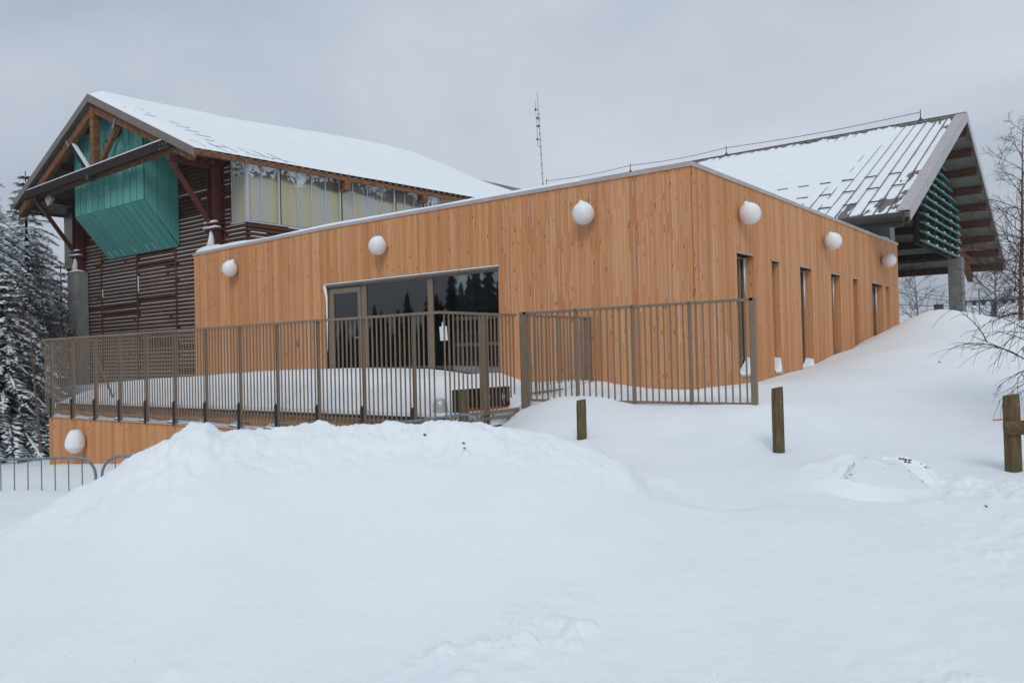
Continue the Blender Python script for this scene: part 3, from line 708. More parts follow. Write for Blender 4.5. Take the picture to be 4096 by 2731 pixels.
# eave boards
mb = MB(); mb.hexa([(EXR-.02, YR0+.02, ZEV-.175), (EXR+.05, YR0+.02, ZEV-.175), (EXR+.05, YR1, ZEV-.175+zrise(YR1)), (EXR-.02, YR1, ZEV-.175+zrise(YR1)), (EXR-.02, YR0+.02, ZEV-.03), (EXR+.05, YR0+.02, ZEV-.03), (EXR+.05, YR1, ZEV-.03+zrise(YR1)), (EXR-.02, YR1, ZEV-.03+zrise(YR1))])
mb.beam((EXL, YR0+.05, ZEV-.14), (EXL, YR1, ZEV-.14+zrise(YR1)), .07, .22)
mb.build('eave_board', LOG, gh)
# rib ends along the eave (trapezoidal sheet)
mb = MB()
for k in range(78):
    y = YR0+.2+k*.333
    if y > 37: break
    zz = ZEV-.02+zrise(y); mb.hexa([(EXR-.25, y-.05, zz+.06), (EXR+.09, y-.05, zz-.06), (EXR+.09, y+.05, zz-.06), (EXR-.25, y+.05, zz+.06), (EXR-.25, y-.03, zz+.11), (EXR+.09, y-.03, zz-.01), (EXR+.09, y+.03, zz-.01), (EXR-.25, y+.03, zz+.11)])
mb.build('sheet_ribs', SHEET, rf)
# roof snow with soft ridge
def rsn(u, v):
    y = YR0-.02+(YR1-YR0)*v**1.25; X = EXL+.02+(EXR+.06-EXL-.02)*u
    zz = roofz(min(max(X, EXL), EXR), y)
    e = min(1, (X-EXL)/.25+.05, (EXR+.08-X)/.30+.04) * min(1, (y-YR0+.02)/.5+.05)
    th = .12+.03*float(fbm(X, y, .5, 3, 2)) + .10*math.exp(-((X-XC)/.7)**2)
    if abs(X-EXR) < 1.6 and y < 20: th *= .35+.65*sm(.2, 1.6, abs(X-EXR))
    if X > -24.5: th += .035*math.sin(y*18.85)*math.exp(-(EXR-X)/.25)
    # lee drift over the ridge end and the hollow towards the cross wing
    th += .38*math.exp(-((y-27)/6.0)**2)*math.exp(-((X-XC-.4)/2.2)**2)
    z = zz+th*float(e)
    z -= .55*float(sm(29, 36, y))*math.exp(-((X-XC)/2.5)**2)
    if y > 38: z -= (y-38)*.35
    return (X, y, z)
mb = MB(); mb.grid(90, 190, rsn); mb.build('roof_snow', ROOFSNOW, gh, smooth=True)
mb = MB(); rr = random.Random(8)
for k in range(9):      # bare sheet seams showing through the snow near the verge
    x = -26.6+k*.5; y = 13.45+rr.uniform(0, .5)+k*.12; L = rr.uniform(.25, .7)
    p = lambda yy, X=x: (X, yy, rsn((X-EXL-.02)/(EXR+.06-EXL-.02), ((yy-YR0+.02)/(YR1-YR0))**(1/1.25))[2]+.002)
    mb.beam(p(y), p(y+L), .03, .012)
for k in range(6):
    x = EXR-.9; y = 14.0+k*.55
    q = lambda X, yy=y: (X, yy+(X-EXR)*.35, rsn((X-EXL-.02)/(EXR+.06-EXL-.02), ((yy+(X-EXR)*.35-YR0+.02)/(YR1-YR0))**(1/1.25))[2]+.002)
    mb.beam(q(x), q(x+rr.uniform(.4, .75)), .025, .012)
mb.build('bare_seams', SHEET, gh)
# gable truss
mb = MB(); mb.beam((-28.52, YT, 6.65), (-28.52, YT, 9.0), .26, .26, (0, 1, 0)); mb.build('king_post', LOG, gh, bevel=.03)
for x0, x1, z1 in ((-28.6, -34.75, 5.97), (-28.38, -22.36, 6.20)):
    mb = MB(); mb.beam((x0, YT, 8.82), (x1, YT, z1), .20, .28); mb.build('rafter', LOG, gh, bevel=.03)
mb = MB(); mb.beam((-33.9, YT-.17, 6.58), (-23.24, YT-.17, 6.76), .12, .30); o = mb.build('tie_beam', LOGD, gh, bevel=.01)
MB().beam((-33.9, YT-.16, 6.745), (-23.4, YT-.16, 6.93), .14, .03).build('snow_strip', SNOW, o)
mb = MB(); mb.beam((-33.9, YT+.13, 6.55), (-23.24, YT+.13, 6.72), .12, .26); mb.build('tie_beam', LOG, gh)
mb = MB(); mb.beam((-30.3, YT, 7.98), (-29.05, YT, 6.82), .14, .17); o = mb.build('strut', LOGD, gh)
MB().beam((-30.2, YT, 8.02), (-28.95, YT, 6.86), .13, .07).build('snow_strip', SNOW, o)
MB().beam((-30.52, YT-.12, 8.16), (-30.2, YT-.12, 7.86), .03, .12).build('steel_plate', GALV, gh)
MB().beam((-26.85, YT-.12, 8.20), (-27.05, YT-.12, 7.86), .03, .12).build('steel_plate', GALV, gh)
mb = MB(); mb.beam((-26.9, YT, 8.0), (-28.2, YT, 6.86), .14, .17); mb.build('strut', LOG, gh)
MB().tube([(-28.6, YT-.27, 6.48), (-28.6, YT-.02, 6.48)], .11, 12).build('pin', DARKSTEEL, gh)
for x, zs in ((-23.85, (6.62, 6.75, 6.87)), (-23.65, (6.62, 6.75, 6.87)), (-23.45, (6.62, 6.75, 6.87)), (-33.8, (6.5, 6.64)), (-33.6, (6.5, 6.64))):
    for z in zs: MB().tube([(x, YT-.23, z), (x, YT-.26, z)], .022, 8).build('bolt', GALV, gh)
mb = MB(); mb.beam((-27.9, YT+.1, 7.6), (-27.4, 14.0, 8.15), .12, .14); mb.build('strut', LOGD, gh)
# steel brackets and concrete piers
def frame_set(xc, sx):
    xg = xc
    c = MB(); c.box(xc-.42, xc+.42, YC-.28, YC+.15, -2.9, 3.66); pr = c.build('concrete_pier', CONC, gh, bevel=.03)
    s = MB(); s.grid(12, 8, lambda u, v: (xc-.44+.88*u, YC-.31+.46*v, 3.66+.0+.13*math.sin(math.pi*u)**.5*math.sin(math.pi*v)**.5*(.8+.5*math.sin(u*7+xc)))); s.build('pier_snow', SNOW, pr, smooth=True)
    p = MB(); p.box(xc-.24, xc-.22, YC-.15, YC+.12, 3.66, 6.38); p.box(xc+.16, xc+.18, YC-.15, YC+.12, 3.66, 6.38); p.box(xc-.22, xc+.16, YC-.04, YC+.01, 3.66, 6.38)
    p.box(xc-.38, xc+.34, YC-.22, YC+.14, 4.26, 4.31); p.box(xc-.36, xc+.32, YC-.22, YC+.14, 4.44, 4.48); p.box(xc-.34, xc+.30, YC-.22, YC+.14, 6.38, 6.46)
    q = p.build('steel_post', REDSTEEL, gh)
    s = MB(); s.box(xc-.37, xc+.33, YC-.235, YC-.02, 4.312, 4.37); s.box(xc-.34, xc+.30, YC-.235, YC-.1, 4.482, 4.54); s.tube([(xc-.1, YC-.1, 4.3), (xc-.05, YC-.13, 4.0), (xc-.05, YC-.13, 3.74)], [.05, .09, .17], 8); s.build('post_snow', SNOW, q, smooth=True)
    a = MB(); a.beam((xc-.02, YC-.2, 6.33), (xc-.02, YT-.1, 6.36), .12, .16); a.beam((xc-.02, YC-.22, 4.52), (xc-.02, YT+.0, 6.26), .12, .14, (1, 0, 0)); a.build('steel_bracket', REDSTEEL, gh)
frame_set(-33.15, 1); frame_set(-23.62, 1)
# slatted front wall
sb = MB(); sb.box(-34.68, -22.22, YS+.08, YS+.30, -3.0, 4.42)
pts = [(-34.68, 4.42), (-22.22, 4.42), (-22.22, 6.28), (-28.5, 9.1), (-34.68, 6.28)]
n0 = len(sb.v); 
for yy in (YS+.08, YS+.30): sb.v += [(x, yy, z) for x, z in pts]
sb.face(tuple(n0+i for i in range(5))); sb.face(tuple(n0+9-i for i in range(5)))
sb.box(-22.45, -22.225, YS+.3, 40, -1.0, 4.40); sb.box(-22.60, -22.45, YS+.3, 40, 4.40, 6.2)
sb.box(-34.68, -34.4, YS+.3, 40, -3.0, 5.6)
sb.build('wall', BACK, gh)
sl_ = MB(); ss = MB(); rr = random.Random(21); z = -.95; k = 0
PX = [-34.6, -31.7, -29.0, -26.35, -23.4, -22.25]
while z < 8.5:
    x0, x1 = -34.66, -22.2
    if z > 6.2: x0 = max(x0, XC-(ZRG-z-.2)/.462); x1 = min(x1, XC+(ZRG-z-.2)/.462)
    if x1-x0 < .5: break
    if 4.30 < z < 6.5: x1 = min(x1, -23.04)
    sl_.hexa([(x0, YS-.012, z), (x1, YS-.012, z), (x1, YS+.045, z), (x0, YS+.045, z), (x0, YS-.004, z+.098), (x1, YS-.004, z+.098), (x1, YS+.045, z+.098), (x0, YS+.045, z+.098)])
    if z > 4.36 and z < 6.5: x1 = min(x1, -23.04)
    x = x0+rr.uniform(0, .3)
    while x < x1-.2:
        blank = z > 6.3 or rr.random() < (.04 if z < 4.6 else .5) or (.55 < z < 1.0 and -29 < x < -26.4 and rr.random() < .8)
        L = rr.uniform(1.2, 5.0)
        nx = min([p for p in PX if p > x+.05] + [x1]); e = min(x+L, x1, nx-.04)
        if not blank and e-x > .05: ss.box(x, e, YS-.022, YS+.03, z+.0985, z+.0985+rr.uniform(.010, .018))
        x = max(e+.07, e+rr.choice([.05, .05, .08, .25]))
    z += .137; k += 1
# return face of the slats below the side glazing
z = -.95
while z < 4.3:
    sl_.box(-22.199, -22.15, YS+.0, 26.3, z, z+.10)
    y = YS+.1
    while y < 25:
        L = rr.uniform(.3, 1.6)
        if rr.random() < .45: ss.box(-22.20, -22.135, y, y+L, z+.1005, z+.118)
        y += L+rr.uniform(.1, .9)
    z += .137
so_ = sl_.build('slat_wall', SLAT, gh); ss.build('snow_on_slats', SNOW, so_)
for x in PX[1:5]:
    MB().box(x-.045, x+.045, YS-.045, YS-.0125, -.9, 4.0 if x > -31 and x < -26.2 else 6.0 if x > -26 else 4.2).build('slat_post', SLAT, gh)
    q = MB(); z = -.4
    while z < 3.7:
        L = rr.uniform(.2, 1.1)
        if rr.random() < .22: q.box(x+.047, x+.065, YS-.04, YS-.013, z, z+L)
        z += L+rr.uniform(.2, .8)
    q.build('post_snow_streak', SNOW, gh)
# plinth below the slats
MB().box(-34.3, -22.3, 14.55, YS-.05, -3.2, -.95).build('plinth', CONCD, gh)
mb = MB(); mb.grid(60, 6, lambda u, v: (-34.35+11.1*u, 13.6+1.62*v, float(np.interp(-34.35+11.1*u, [a for a, b in WS], [b for a, b in WS]))-.18*(1-v)**2)); mb.grid(60, 1, lambda u, v: (-34.35+11.1*u, 13.6, float(np.interp(-34.35+11.1*u, [a for a, b in WS], [b for a, b in WS]))-.18 if v else -3)); mb.build('plinth_snow', SNOW, gh, smooth=True)
# teal oriel
BX0, BX1, BY, BZ, BWZ = -31.05, -26.1, 13.95, 5.48, 4.02
def topz(x): return min(roofz(x, 13.95)-.19, 9.1)
mb = MB(); n = 11; w_ = (BX1-BX0)/n; rr = random.Random(4)
for i in range(n):
    a, b = BX0+i*w_+.024, BX0+(i+1)*w_-.024; t = rr.random(); zs = rr.uniform(6.0, 6.4); dz = rr.uniform(0, .008)
    for (z0, za, zb, t2) in ((BZ, zs-.008, zs-.008, t), (zs, topz(a), topz(b), (t+.37) % 1)):
        mb.hexa([(a, BY-.03-dz, z0), (b, BY-.03-dz, z0), (b, BY, z0), (a, BY, z0), (a, BY-.03-dz, za), (b, BY-.03-dz, zb), (b, BY, zb), (a, BY, za)], t2)
    mb.hexa([(a, YS-.06, BWZ-.02), (b, YS-.06, BWZ-.02), (b, YS-.06, BWZ+.02), (a, YS-.06, BWZ+.02), (a, BY-.03, BZ-.036), (b, BY-.03, BZ-.036), (b, BY-.0, BZ-.004), (a, BY-.0, BZ-.004)], (t+.6) % 1)
ys = [BY+.004, 14.38, 14.82, YS-.05]
for a, b in zip(ys[:-1], ys[1:]):
    fz = lambda y: BZ+(BWZ-BZ)*(y-BY)/(YS-BY)-.01
    za, zb, tz = fz(a), fz(b), roofz(BX1, 14)-.19
    mb.hexa([(BX1, a+.008, za), (BX1+.028, a+.008, za), (BX1+.028, b-.008, zb), (BX1, b-.008, zb), (BX1, a+.008, tz), (BX1+.028, a+.008, tz), (BX1+.028, b-.008, tz), (BX1, b-.008, tz)], rr.random())
orl = mb.build('oriel', TEAL, gh, tint=True)
mb = MB(); mb.v += [(BX0+.05, BY+.02, BZ+.02), (BX1-.01, BY+.02, BZ+.02), (BX1-.01, YS-.02, BWZ+.05), (BX0+.05, YS-.02, BWZ+.05), (BX0+.05, BY+.02, 8.2), (BX1-.01, BY+.02, 8.2), (BX1-.01, YS-.02, 8.2), (BX0+.05, YS-.02, 8.2)]
mb = MB(); mb.hexa([(BX0+.02, BY+.005, BZ+.01), (BX1-.005, BY+.005, BZ+.01), (BX1-.005, YS-.07, BWZ+.04), (BX0+.02, YS-.07, BWZ+.04), (BX0+.02, BY+.005, roofz(BX0, 14)-.2), (BX1-.005, BY+.005, roofz(BX1, 14)-.2), (BX1-.005, YS-.07, roofz(BX1, 14)-.2), (BX0+.02, YS-.07, roofz(BX0, 14)-.2)])
mb.build('oriel_backing', BACK, orl)
q = MB()
for i in range(1, n):
    x = BX0+i*w_; z = rr.uniform(5.6, 6.4)
    while z < topz(x)-.15:
        L = rr.uniform(.15, .7)
        if rr.random() < .55 and z > 6.3: q.box(x-.009, x+.005, BY-.034, BY-.005, z, min(z+L, topz(x)))
        z += L+rr.uniform(.15, .6)
    if rr.random() < .5: q.beam((x, YS-.13, BWZ+.03), (x, YS-.30, BWZ+.22), .012, .012)
q.build('snow_in_gaps', SNOW, orl)
# milky side glazing strip
WX = -22.2; ZS = 4.45
mb = MB(); mb.box(WX-.03, WX, YS+.02, 24.19, ZS, 6.60); mb.box(-23.0, WX-.031, YS-.01, YS+.02, ZS, 6.42)
pl = mb.build('side_glazing', POLY, gh)
for y in (15.22, 16.40, 18.98, 21.63, 23.3, 24.17): MB().box(WX+.001, WX+.055, y-.035, y+.035, ZS-.02, 6.42).build('mullion', ALU, pl)
mb = MB()
mb.box(WX+.001, WX+.05, YS+.0, 24.2, ZS-.06, ZS-.021); mb.box(-23.0, WX+.05, YS-.06, YS-.011, ZS-.06, ZS+.0)
mb.box(-22.95, -22.9, YS-.05, YS-.011, ZS, 6.5); mb.box(-22.22, WX+.05, YS-.05, YS-.0, ZS, 6.30)
mb.build('sill_trim', ALU, pl)
for y in (15.75, 17.15, 17.75, 18.35, 19.6, 20.3, 21.0, 22.2, 22.7, 23.7): MB().box(WX+.001, WX+.022, y-.02, y+.02, ZS, 6.3).build('glazing_bar', ALU, pl)
mb = MB(); mb.box(-22.62, -22.58, YS-.03, YS-.011, ZS, 5.9)
mb.build('glazing_bar', ALU, pl)
for y in (16.46, 19.06, 21.71, 23.38, 24.25): MB().box(WX-.02, WX+.03, y-.03, y+.03, ZS, 6.4).build('joint', BACK, pl)
MB().box(WX-.2, WX-.005, 24.2, 40, 3.3, 6.6).build('block_wall', BLOCK, gh)
for y in (19.1, 23.05, 26.9):
    mb = MB(); zz = ZEV+zrise(y)-.28; mb.hexa([(WX-.1, y-.13, zz-.30), (WX+.34, y-.13, zz-.24), (WX+.34, y+.13, zz-.24), (WX-.1, y+.13, zz-.30), (WX-.1, y-.13, zz+.35), (WX+.34, y-.13, zz+.08), (WX+.34, y+.13, zz+.08), (WX-.1, y+.13, zz+.35)])
    mb.build('rafter_end', LOG, gh)
mb = MB(); mb.box(-34.72, -34.69, YS-.01, YS+.5, 3.9, 6.1); mb.box(-34.72, -34.0, YS-.08, YS-.02, 3.95, 6.1); mb.build('side_glazing', POLY, gh)
# floodlight hanging under the left bracket: own thing
fl = empty('floodlight', (-32.75, 13.75, 6.3), 'small square floodlight tilted on its corner, hung below the left steel bracket', 'floodlight')
mb = MB(); mb.hexa([(-32.45-.0, 13.55, 6.02), (-32.18, 13.6, 6.28), (-32.18, 13.72, 6.30), (-32.45, 13.67, 6.04), (-32.70, 13.55, 6.30), (-32.43, 13.6, 6.53), (-32.43, 13.72, 6.55), (-32.70, 13.67, 6.32)]); mb.build('lamp_head', ALU, fl, bevel=.01)
mb = MB(); mb.tube([(-32.43, 13.64, 6.5), (-32.5, 13.7, 6.62), (-32.7, 13.75, 6.5), (-32.95, 13.75, 6.3)], .02, 6); mb.build('cable', BLACKP, fl)

# ------------------------------------------------------------------ right cross wing
rw = empty('cross_wing', (-17, 37.7, 0), 'second gabled wing at right with ribbed metal roof, open gable end and teal louvres', 'building')
GX, GX2, RY, RZ, EN_, EF, EZ = -5.3, -33.0, 37.7, 9.38, 26.5, 49.0, 3.98
def rz2(y): return RZ+(EZ-RZ)*abs(y-RY)/(RY-EN_ if y < RY else EF-RY)
mb = MB()
for Y in (EN_, EF):
    mb.hexa([(GX2, RY, RZ-.14), (GX, RY, RZ-.14), (GX, Y, EZ-.14), (GX2, Y, EZ-.14), (GX2, RY, RZ), (GX, RY, RZ), (GX, Y, EZ), (GX2, Y, EZ)])
rf2 = mb.build('roof', SHEET, rw)
mb = MB()
for k in range(70):
    x = -5.54-k*.39
    mb.beam((x, RY-.05, RZ+.012), (x, EN_-.05, EZ+.0), .032, .07)
mb.build('sheet_ribs', SHEET, rf2); mb = MB()
for k in range(60):
    x = GX-.28-k*.333; mb.beam((x, RY+.05, RZ-.155), (x, EF, EZ-.155), .07, .04)
for k in range(60):
    x = GX-.28-k*.333; mb.beam((x, RY-.05, RZ-.155), (x, EN_, EZ-.155), .07, .04)
mb.build('soffit_ribs', SOFFIT, rf2)
mb = MB()
for Y in (EN_, EF): mb.hexa([(GX2, RY, RZ-.155), (GX-.005, RY, RZ-.155), (GX-.005, Y, EZ-.155), (GX2, Y, EZ-.155), (GX2, RY, RZ-.142), (GX-.005, RY, RZ-.142), (GX-.005, Y, EZ-.142), (GX2, Y, EZ-.142)])
mb.build('soffit', SOFFIT, rf2)
MB().beam((GX, RY, RZ+.05), (GX2, RY, RZ+.05), .20, .03).build('ridge_cap', SHEET, rf2)
mb = MB()
for k in range(9):
    t = .055+k*.113
    for Y in (EN_, EF):
        y = RY+(Y-RY)*t; MB().beam((GX-.12, y, rz2(y)-.32), (GX2, y, rz2(y)-.32), .20, .32).build('purlin', PURL, rf2)
mb = MB()
for Y in (EN_, EF):
    mb.hexa([(GX, RY, RZ-.32), (GX+.03, RY, RZ-.32), (GX+.03, Y, EZ-.26), (GX, Y, EZ-.26), (GX, RY, RZ+.06), (GX+.03, RY, RZ+.06), (GX+.03, Y, EZ+.06), (GX, Y, EZ+.06)])
    sg = -1 if Y == EN_ else 1
    if Y == EN_: mb.hexa([(GX-.38, RY, RZ+.052), (GX+.0, RY, RZ+.052), (GX+.0, Y, EZ+.052), (GX-.38, Y, EZ+.052), (GX-.38, RY, RZ+.08), (GX+.0, RY, RZ+.08), (GX+.0, Y, EZ+.08), (GX-.38, Y, EZ+.08)])
mb.build('verge_flashing', FLASHL, rw)
# snow lying between the ribs, worn through near ridge, verge and lower edge
def sn2(u, v):
    x = GX-.30 + (GX2+.5-GX)*u**1.5; t = v; y = RY-.10+(EN_+.02-RY)*t
    dr = GX-x; dist_ridge = t*12.4
    th = .095 + .02*float(fbm(x, y, .5, 3, 51))
    patch = float(fbm(x*2.2, y*.7, 1.0, 4, 71, .6))
    edge = float(sm(.3, 3.4 + 2.6*t, dr))
    th = th*edge + (.040+.030*patch)*(1-edge)
    if t > .62: th -= .05*(1-float(sm(2.0, 8.0, dr)))*max(0, patch+.12)*3.2*(t-.62)/.38
    th -= .085*math.exp(-dist_ridge/.45)*(.75+.9*vv(x)+1.2*patch)*float(sm(-26.5, -21, x))
    th -= .085*math.exp(-dr/1.1)*max(0, patch+.05)*2
    return (x, y, rz2(y)+th)
def vv(x):
    f = ((-5.54-x)/.39) % 1; return .7*math.sin(math.pi*f)
mb = MB(); mb.grid(520, 110, sn2); mb.build('roof_snow', ROOFSNOW, rw, smooth=True)
# snow guards: short upstands across every other bay, staggered row by row
for y, st_, n_g in ((27.52, 1, 4), (28.95, 0, 8), (30.35, 1, 6)):
    for k in range(n_g):
        x = -5.93-.39*(2*k+st_); g = MB()
        g.beam((x, y, rz2(y)+.10), (x-.39, y, rz2(y)+.10), .02, .04); g.build('snow_guard', DARKSTEEL, rf2)
# gutter
mb = MB(); mb.tube([(GX-.15, EN_-.10, EZ-.13), (GX2, EN_-.10, EZ-.13)], .14, 12); mb.box(GX2, GX-.2, EN_-.01, EN_+.05, EZ-.42, EZ-.15); mb.build('gutter', DARKSTEEL, rw)
# timber frame at the gable end
for y0, y1, z1 in ((RY, 27.6, rz2(27.6)-.75), (RY, 48.9, rz2(48.9)-.62)):
    MB().beam((-6.95, y0, RZ-.75), (-6.95, y1, z1), .26, .42).build('rafter', LOG, rw, bevel=.02)
for (y, z0) in ((30.45, 4.2), (44.85, 4.2)):
    c = MB(); c.box(-7.30, -6.68, y-.28, y+.42, -.6, z0); o = c.build('concrete_pier', CONCD, rw, bevel=.02)
    p = MB(); p.box(-7.09, -6.87, y-.05, y+.17, z0+.18, rz2(y)-.7); p.build('post', LOG, rw)
    p = MB(); p.box(-7.02, -6.94, y-.12, y-.08, z0, z0+.35); p.box(-7.02, -6.94, y+.2, y+.24, z0, z0+.35); p.build('post_shoe', GALV, rw)
MB().beam((-6.95, 45.05, 4.5), (-6.2, 49.4, rz2(49.4)-.1+1.0-.7), .13, .15).build('strut', LOG, rw)
MB().beam((-6.95, 44.9, 4.6), (-6.0, 46.6, rz2(46.6)-.45), .13, .15).build('strut', LOG, rw)
MB().beam((-6.95, 44.6, 4.7), (-6.95, 42.9, rz2(42.9)-1.0), .16, .22).build('strut', LOG, rw)
MB().beam((-6.95, 30.4, 4.6), (-6.95, 33.2, rz2(33.2)-.7), .18, .30).build('strut', LOG, rw)
MB().beam((-10.5, 30.4, 4.2), (-9.3, 31.0, 5.7), .2, .3).build('strut', LOG, rw)
MB().beam((-10.5, 44.6, 4.35), (-7.1, 44.6, 4.35), .2, .3).build('tie_beam', LOGD, rw)
# louvred gable infill
lw2 = MB()
lb = MB(); lpts = [(35.2, 4.0), (43.3, 4.0), (43.3, rz2(43.3)-.6), (RY, RZ-.65), (35.2, rz2(35.2)-.6)]
for xx in (-6.81, -6.95): lb.v += [(xx, y, z) for y, z in lpts]
lb.face(tuple(range(5))); lb.face(tuple(9-i for i in range(5)))
for i in range(5): lb.face((i, (i+1) % 5, 5+(i+1) % 5, 5+i))
lo = lb.build('louvre_frame', BACK, rw)
for k in range(13):
    z = 4.10+k*.36; ys_ = 35.0+max(0, (z-5.6))*1.15 if z > 5.6 else 35.0
    ye = 43.4
    top = lambda y: rz2(y)-.55
    while ys_ < ye and top(ys_) < z: ys_ += .1
    while ye > ys_ and top(ye) < z+.0: ye -= .1
    if ye-ys_ < 1: continue
    lv = MB(); lv.hexa([(-6.66, ys_, z-.05), (-6.48, ys_+.25, z-.13), (-6.48, ye, z-.13), (-6.66, ye, z-.05), (-6.66, ys_, z+.03), (-6.48, ys_, z-.04), (-6.48, ye, z-.04), (-6.66, ye, z+.03)]); lv.build('louvre', TEALS, lo)
for k in range(5):
    y = 36.1+k*1.75; lw2.box(-6.80, -6.63, y-.09, y+.09, 4.0, rz2(y)-.6)
lw2.build('louvre_posts', PURL, lo)
ls2 = MB()
for k in range(12):
    for j in range(5):
        z = 4.10+k*.36; y = 36.1+j*1.75
        if z < rz2(y)-.8 and random.random() < .8: ls2.lathe((-6.57, y, z), [(.055, -.01), (.045, .04), (.01, .07)], 7)
ls2.build('louvre_snow', SNOW, lo)
# walls of the wing further back, dark, and blockwork
mb = MB(); mb.box(-30, -9.8, 31.5, 31.8, -1, 5.4); mb.box(-30, -9.8, 43.2, 43.5, -1, 5.6); mb.box(-10.1, -9.8, 31.8, 43.2, -1, 5.3); mb.build('wall', BACK, rw)
# lightning conductor along the ridge: own thing
lc = empty('lightning_conductor', (-16, RY, RZ), 'thin lightning wire held on small stands along the right hand roof ridge', 'wire')
xs = [-7.0, -15.6, -20.9, -26.3]; mb = MB(); pts = [(x, RY-.05, RZ+.40) for x in xs]
w2 = []
for a, b in zip(pts[:-1], pts[1:]):
    for i in range(6): t = i/6; w2.append((a[0]+(b[0]-a[0])*t, a[1], a[2]-.10*math.sin(math.pi*t)))
w2.append(pts[-1]); mb.tube(w2, .014, 5); mb.build('wire', DARKSTEEL, lc)
for x in xs:
    q = MB(); q.lathe((x, RY-.05, RZ+.05), [(.09, 0), (.07, .06), (.02, .12), (.018, .45), (.005, .47)], 8); q.build('stand', DARKSTEEL, lc)
# aerial mast
am = empty('aerial_mast', (-26.5, 37.6, 9.3), 'slender pale aerial mast with stacked dipoles standing where the roofs meet', 'antenna')
top = Vector((-26.75, 37.6, 14.9)); bot = Vector((-26.5, 37.6, 9.2))
mb = MB(); mb.tube([bot, (bot+top)/2, top], [.042, .034, .022], 8); mb.build('mast', MAST, am)
mb = MB()
for t in (.08, .18, .27, .37, .45, .52, .58, .66, .72, .78): p = bot.lerp(top, t); mb.tube([p-Vector((0, 0, .02)), p+Vector((0, 0, .02))], .048, 8)
mb.build('clamps', DARKSTEEL, am)
mb = MB(); ox = Vector((-.18, 0, 0))
mb.tube([bot.lerp(top, .45)+ox, bot.lerp(top, .92)+ox], .025, 6); mb.build('dipole', ALU, am)
for t in (.53, .66, .74, .83):
    p = bot.lerp(top, t)+ox*(1.1 if t in (.53, .83) else .5); q = MB(); q.lathe(tuple(p), [(.02, -.06), (.055, -.02), (.055, .04), (.02, .09)], 8); q.tube([p, p-ox], .015, 5); q.build('antenna_box', BLACKP, am)

# ------------------------------------------------------------------ railing fence
def bars(p, q, n, z0, z1, name, parent, thick=.020, depth=.020, skip=None):
    p, q = Vector(p), Vector(q); d = (q-p); dn = d.normalized(); nn = Vector((-dn.y, dn.x, 0)); mb = MB()
    for i in range(1, n+1):
        c = p+d*(i/(n+1)); za = z0 if not callable(z0) else z0(c)
        a = dn*thick/2; b = nn*depth/2
        P = [c-a-b, c+a-b, c+a+b, c-a+b]; mb.hexa([(v.x, v.y, za) for v in P]+[(v.x, v.y, z1) for v in P])
    return mb.build(name, BROWNMETAL, parent)
def fence(name, label, posts, zt, zb, rails, parent=None, foot=False, fpostz=None):
    f = parent or empty(name, (posts[0][0], posts[0][1], zb), label, 'fence')
    return f
tf = empty('terrace_railing', (-16, 9.5, -1.3), 'long bronze metal bar railing standing along the outer edge of the terrace', 'railing')
FZ = .715
PXs = [-22.57+i*1.2045 for i in range(12)]; FY = 9.47
mb = MB(); mb.box(-23.09, -8.78, FY-.03, FY+.03, FZ-.04, FZ); mb.box(-23.09, -23.03, FY+.031, FY+1.3, FZ-.04, FZ); mb.build('top_rail', BROWNMETAL, tf)
prev = -23.07
for x in PXs+[-8.78]:
    nb = 10 if x - prev > 1 else 4
    bars((prev, FY, 0), (x, FY, 0), nb, -1.24, FZ-.04, 'bar_panel', tf); prev = x
mb = MB(); mb.box(-23.09, -8.78, FY-.012, FY+.012, -1.20, -1.17); mb.build('bottom_rail', BROWNMETAL, tf)
for x in PXs:
    p = MB(); p.box(x-.038, x-.030, FY-.018, FY+.025, -1.30, FZ-.041); p.box(x+.010, x+.018, FY-.018, FY+.025, -1.30, FZ-.041); p.box(x-.030, x+.010, FY+.005, FY+.015, -1.30, FZ-.041); o = p.build('post', BROWNMETAL, tf)
    b = MB(); b.hexa([(x-.072, FY-.055, -1.36), (x-.03, FY-.055, -1.36), (x-.03, FY-.022, -1.36), (x-.072, FY-.022, -1.36), (x-.072, FY-.055, -.86), (x-.03, FY-.055, -.86), (x-.03, FY-.022, -.82), (x-.072, FY-.022, -.82)]); b.build('fixing_plate', DARKSTEEL, o)
for y0, y1, n in ((9.47, 10.55, 9), (10.55, 11.48, 8)):
    bars((-8.75, y0, 0), (-8.75, y1, 0), n, lambda c: -1.24+.55*max(0, c.y-10.4), FZ-.04, 'bar_panel', tf)
mb = MB(); mb.box(-8.78, -8.72, FY-.03, 11.45, FZ-.04, FZ); mb.build('top_rail', BROWNMETAL, tf)
p = MB(); p.box(-8.80, -8.70, 10.50, 10.52, -1.3, FZ-.041); p.box(-8.80, -8.70, 10.60, 10.62, -1.3, FZ-.041); p.box(-8.76, -8.74, 10.52, 10.60, -1.3, FZ-.041); p.build('post', BROWNMETAL, tf)
mb = MB(); mb.beam((-20.75, 9.75, .25), (-20.2, 9.9, -.85), .05, .03); mb.build('brace', BROWNMETAL, tf)
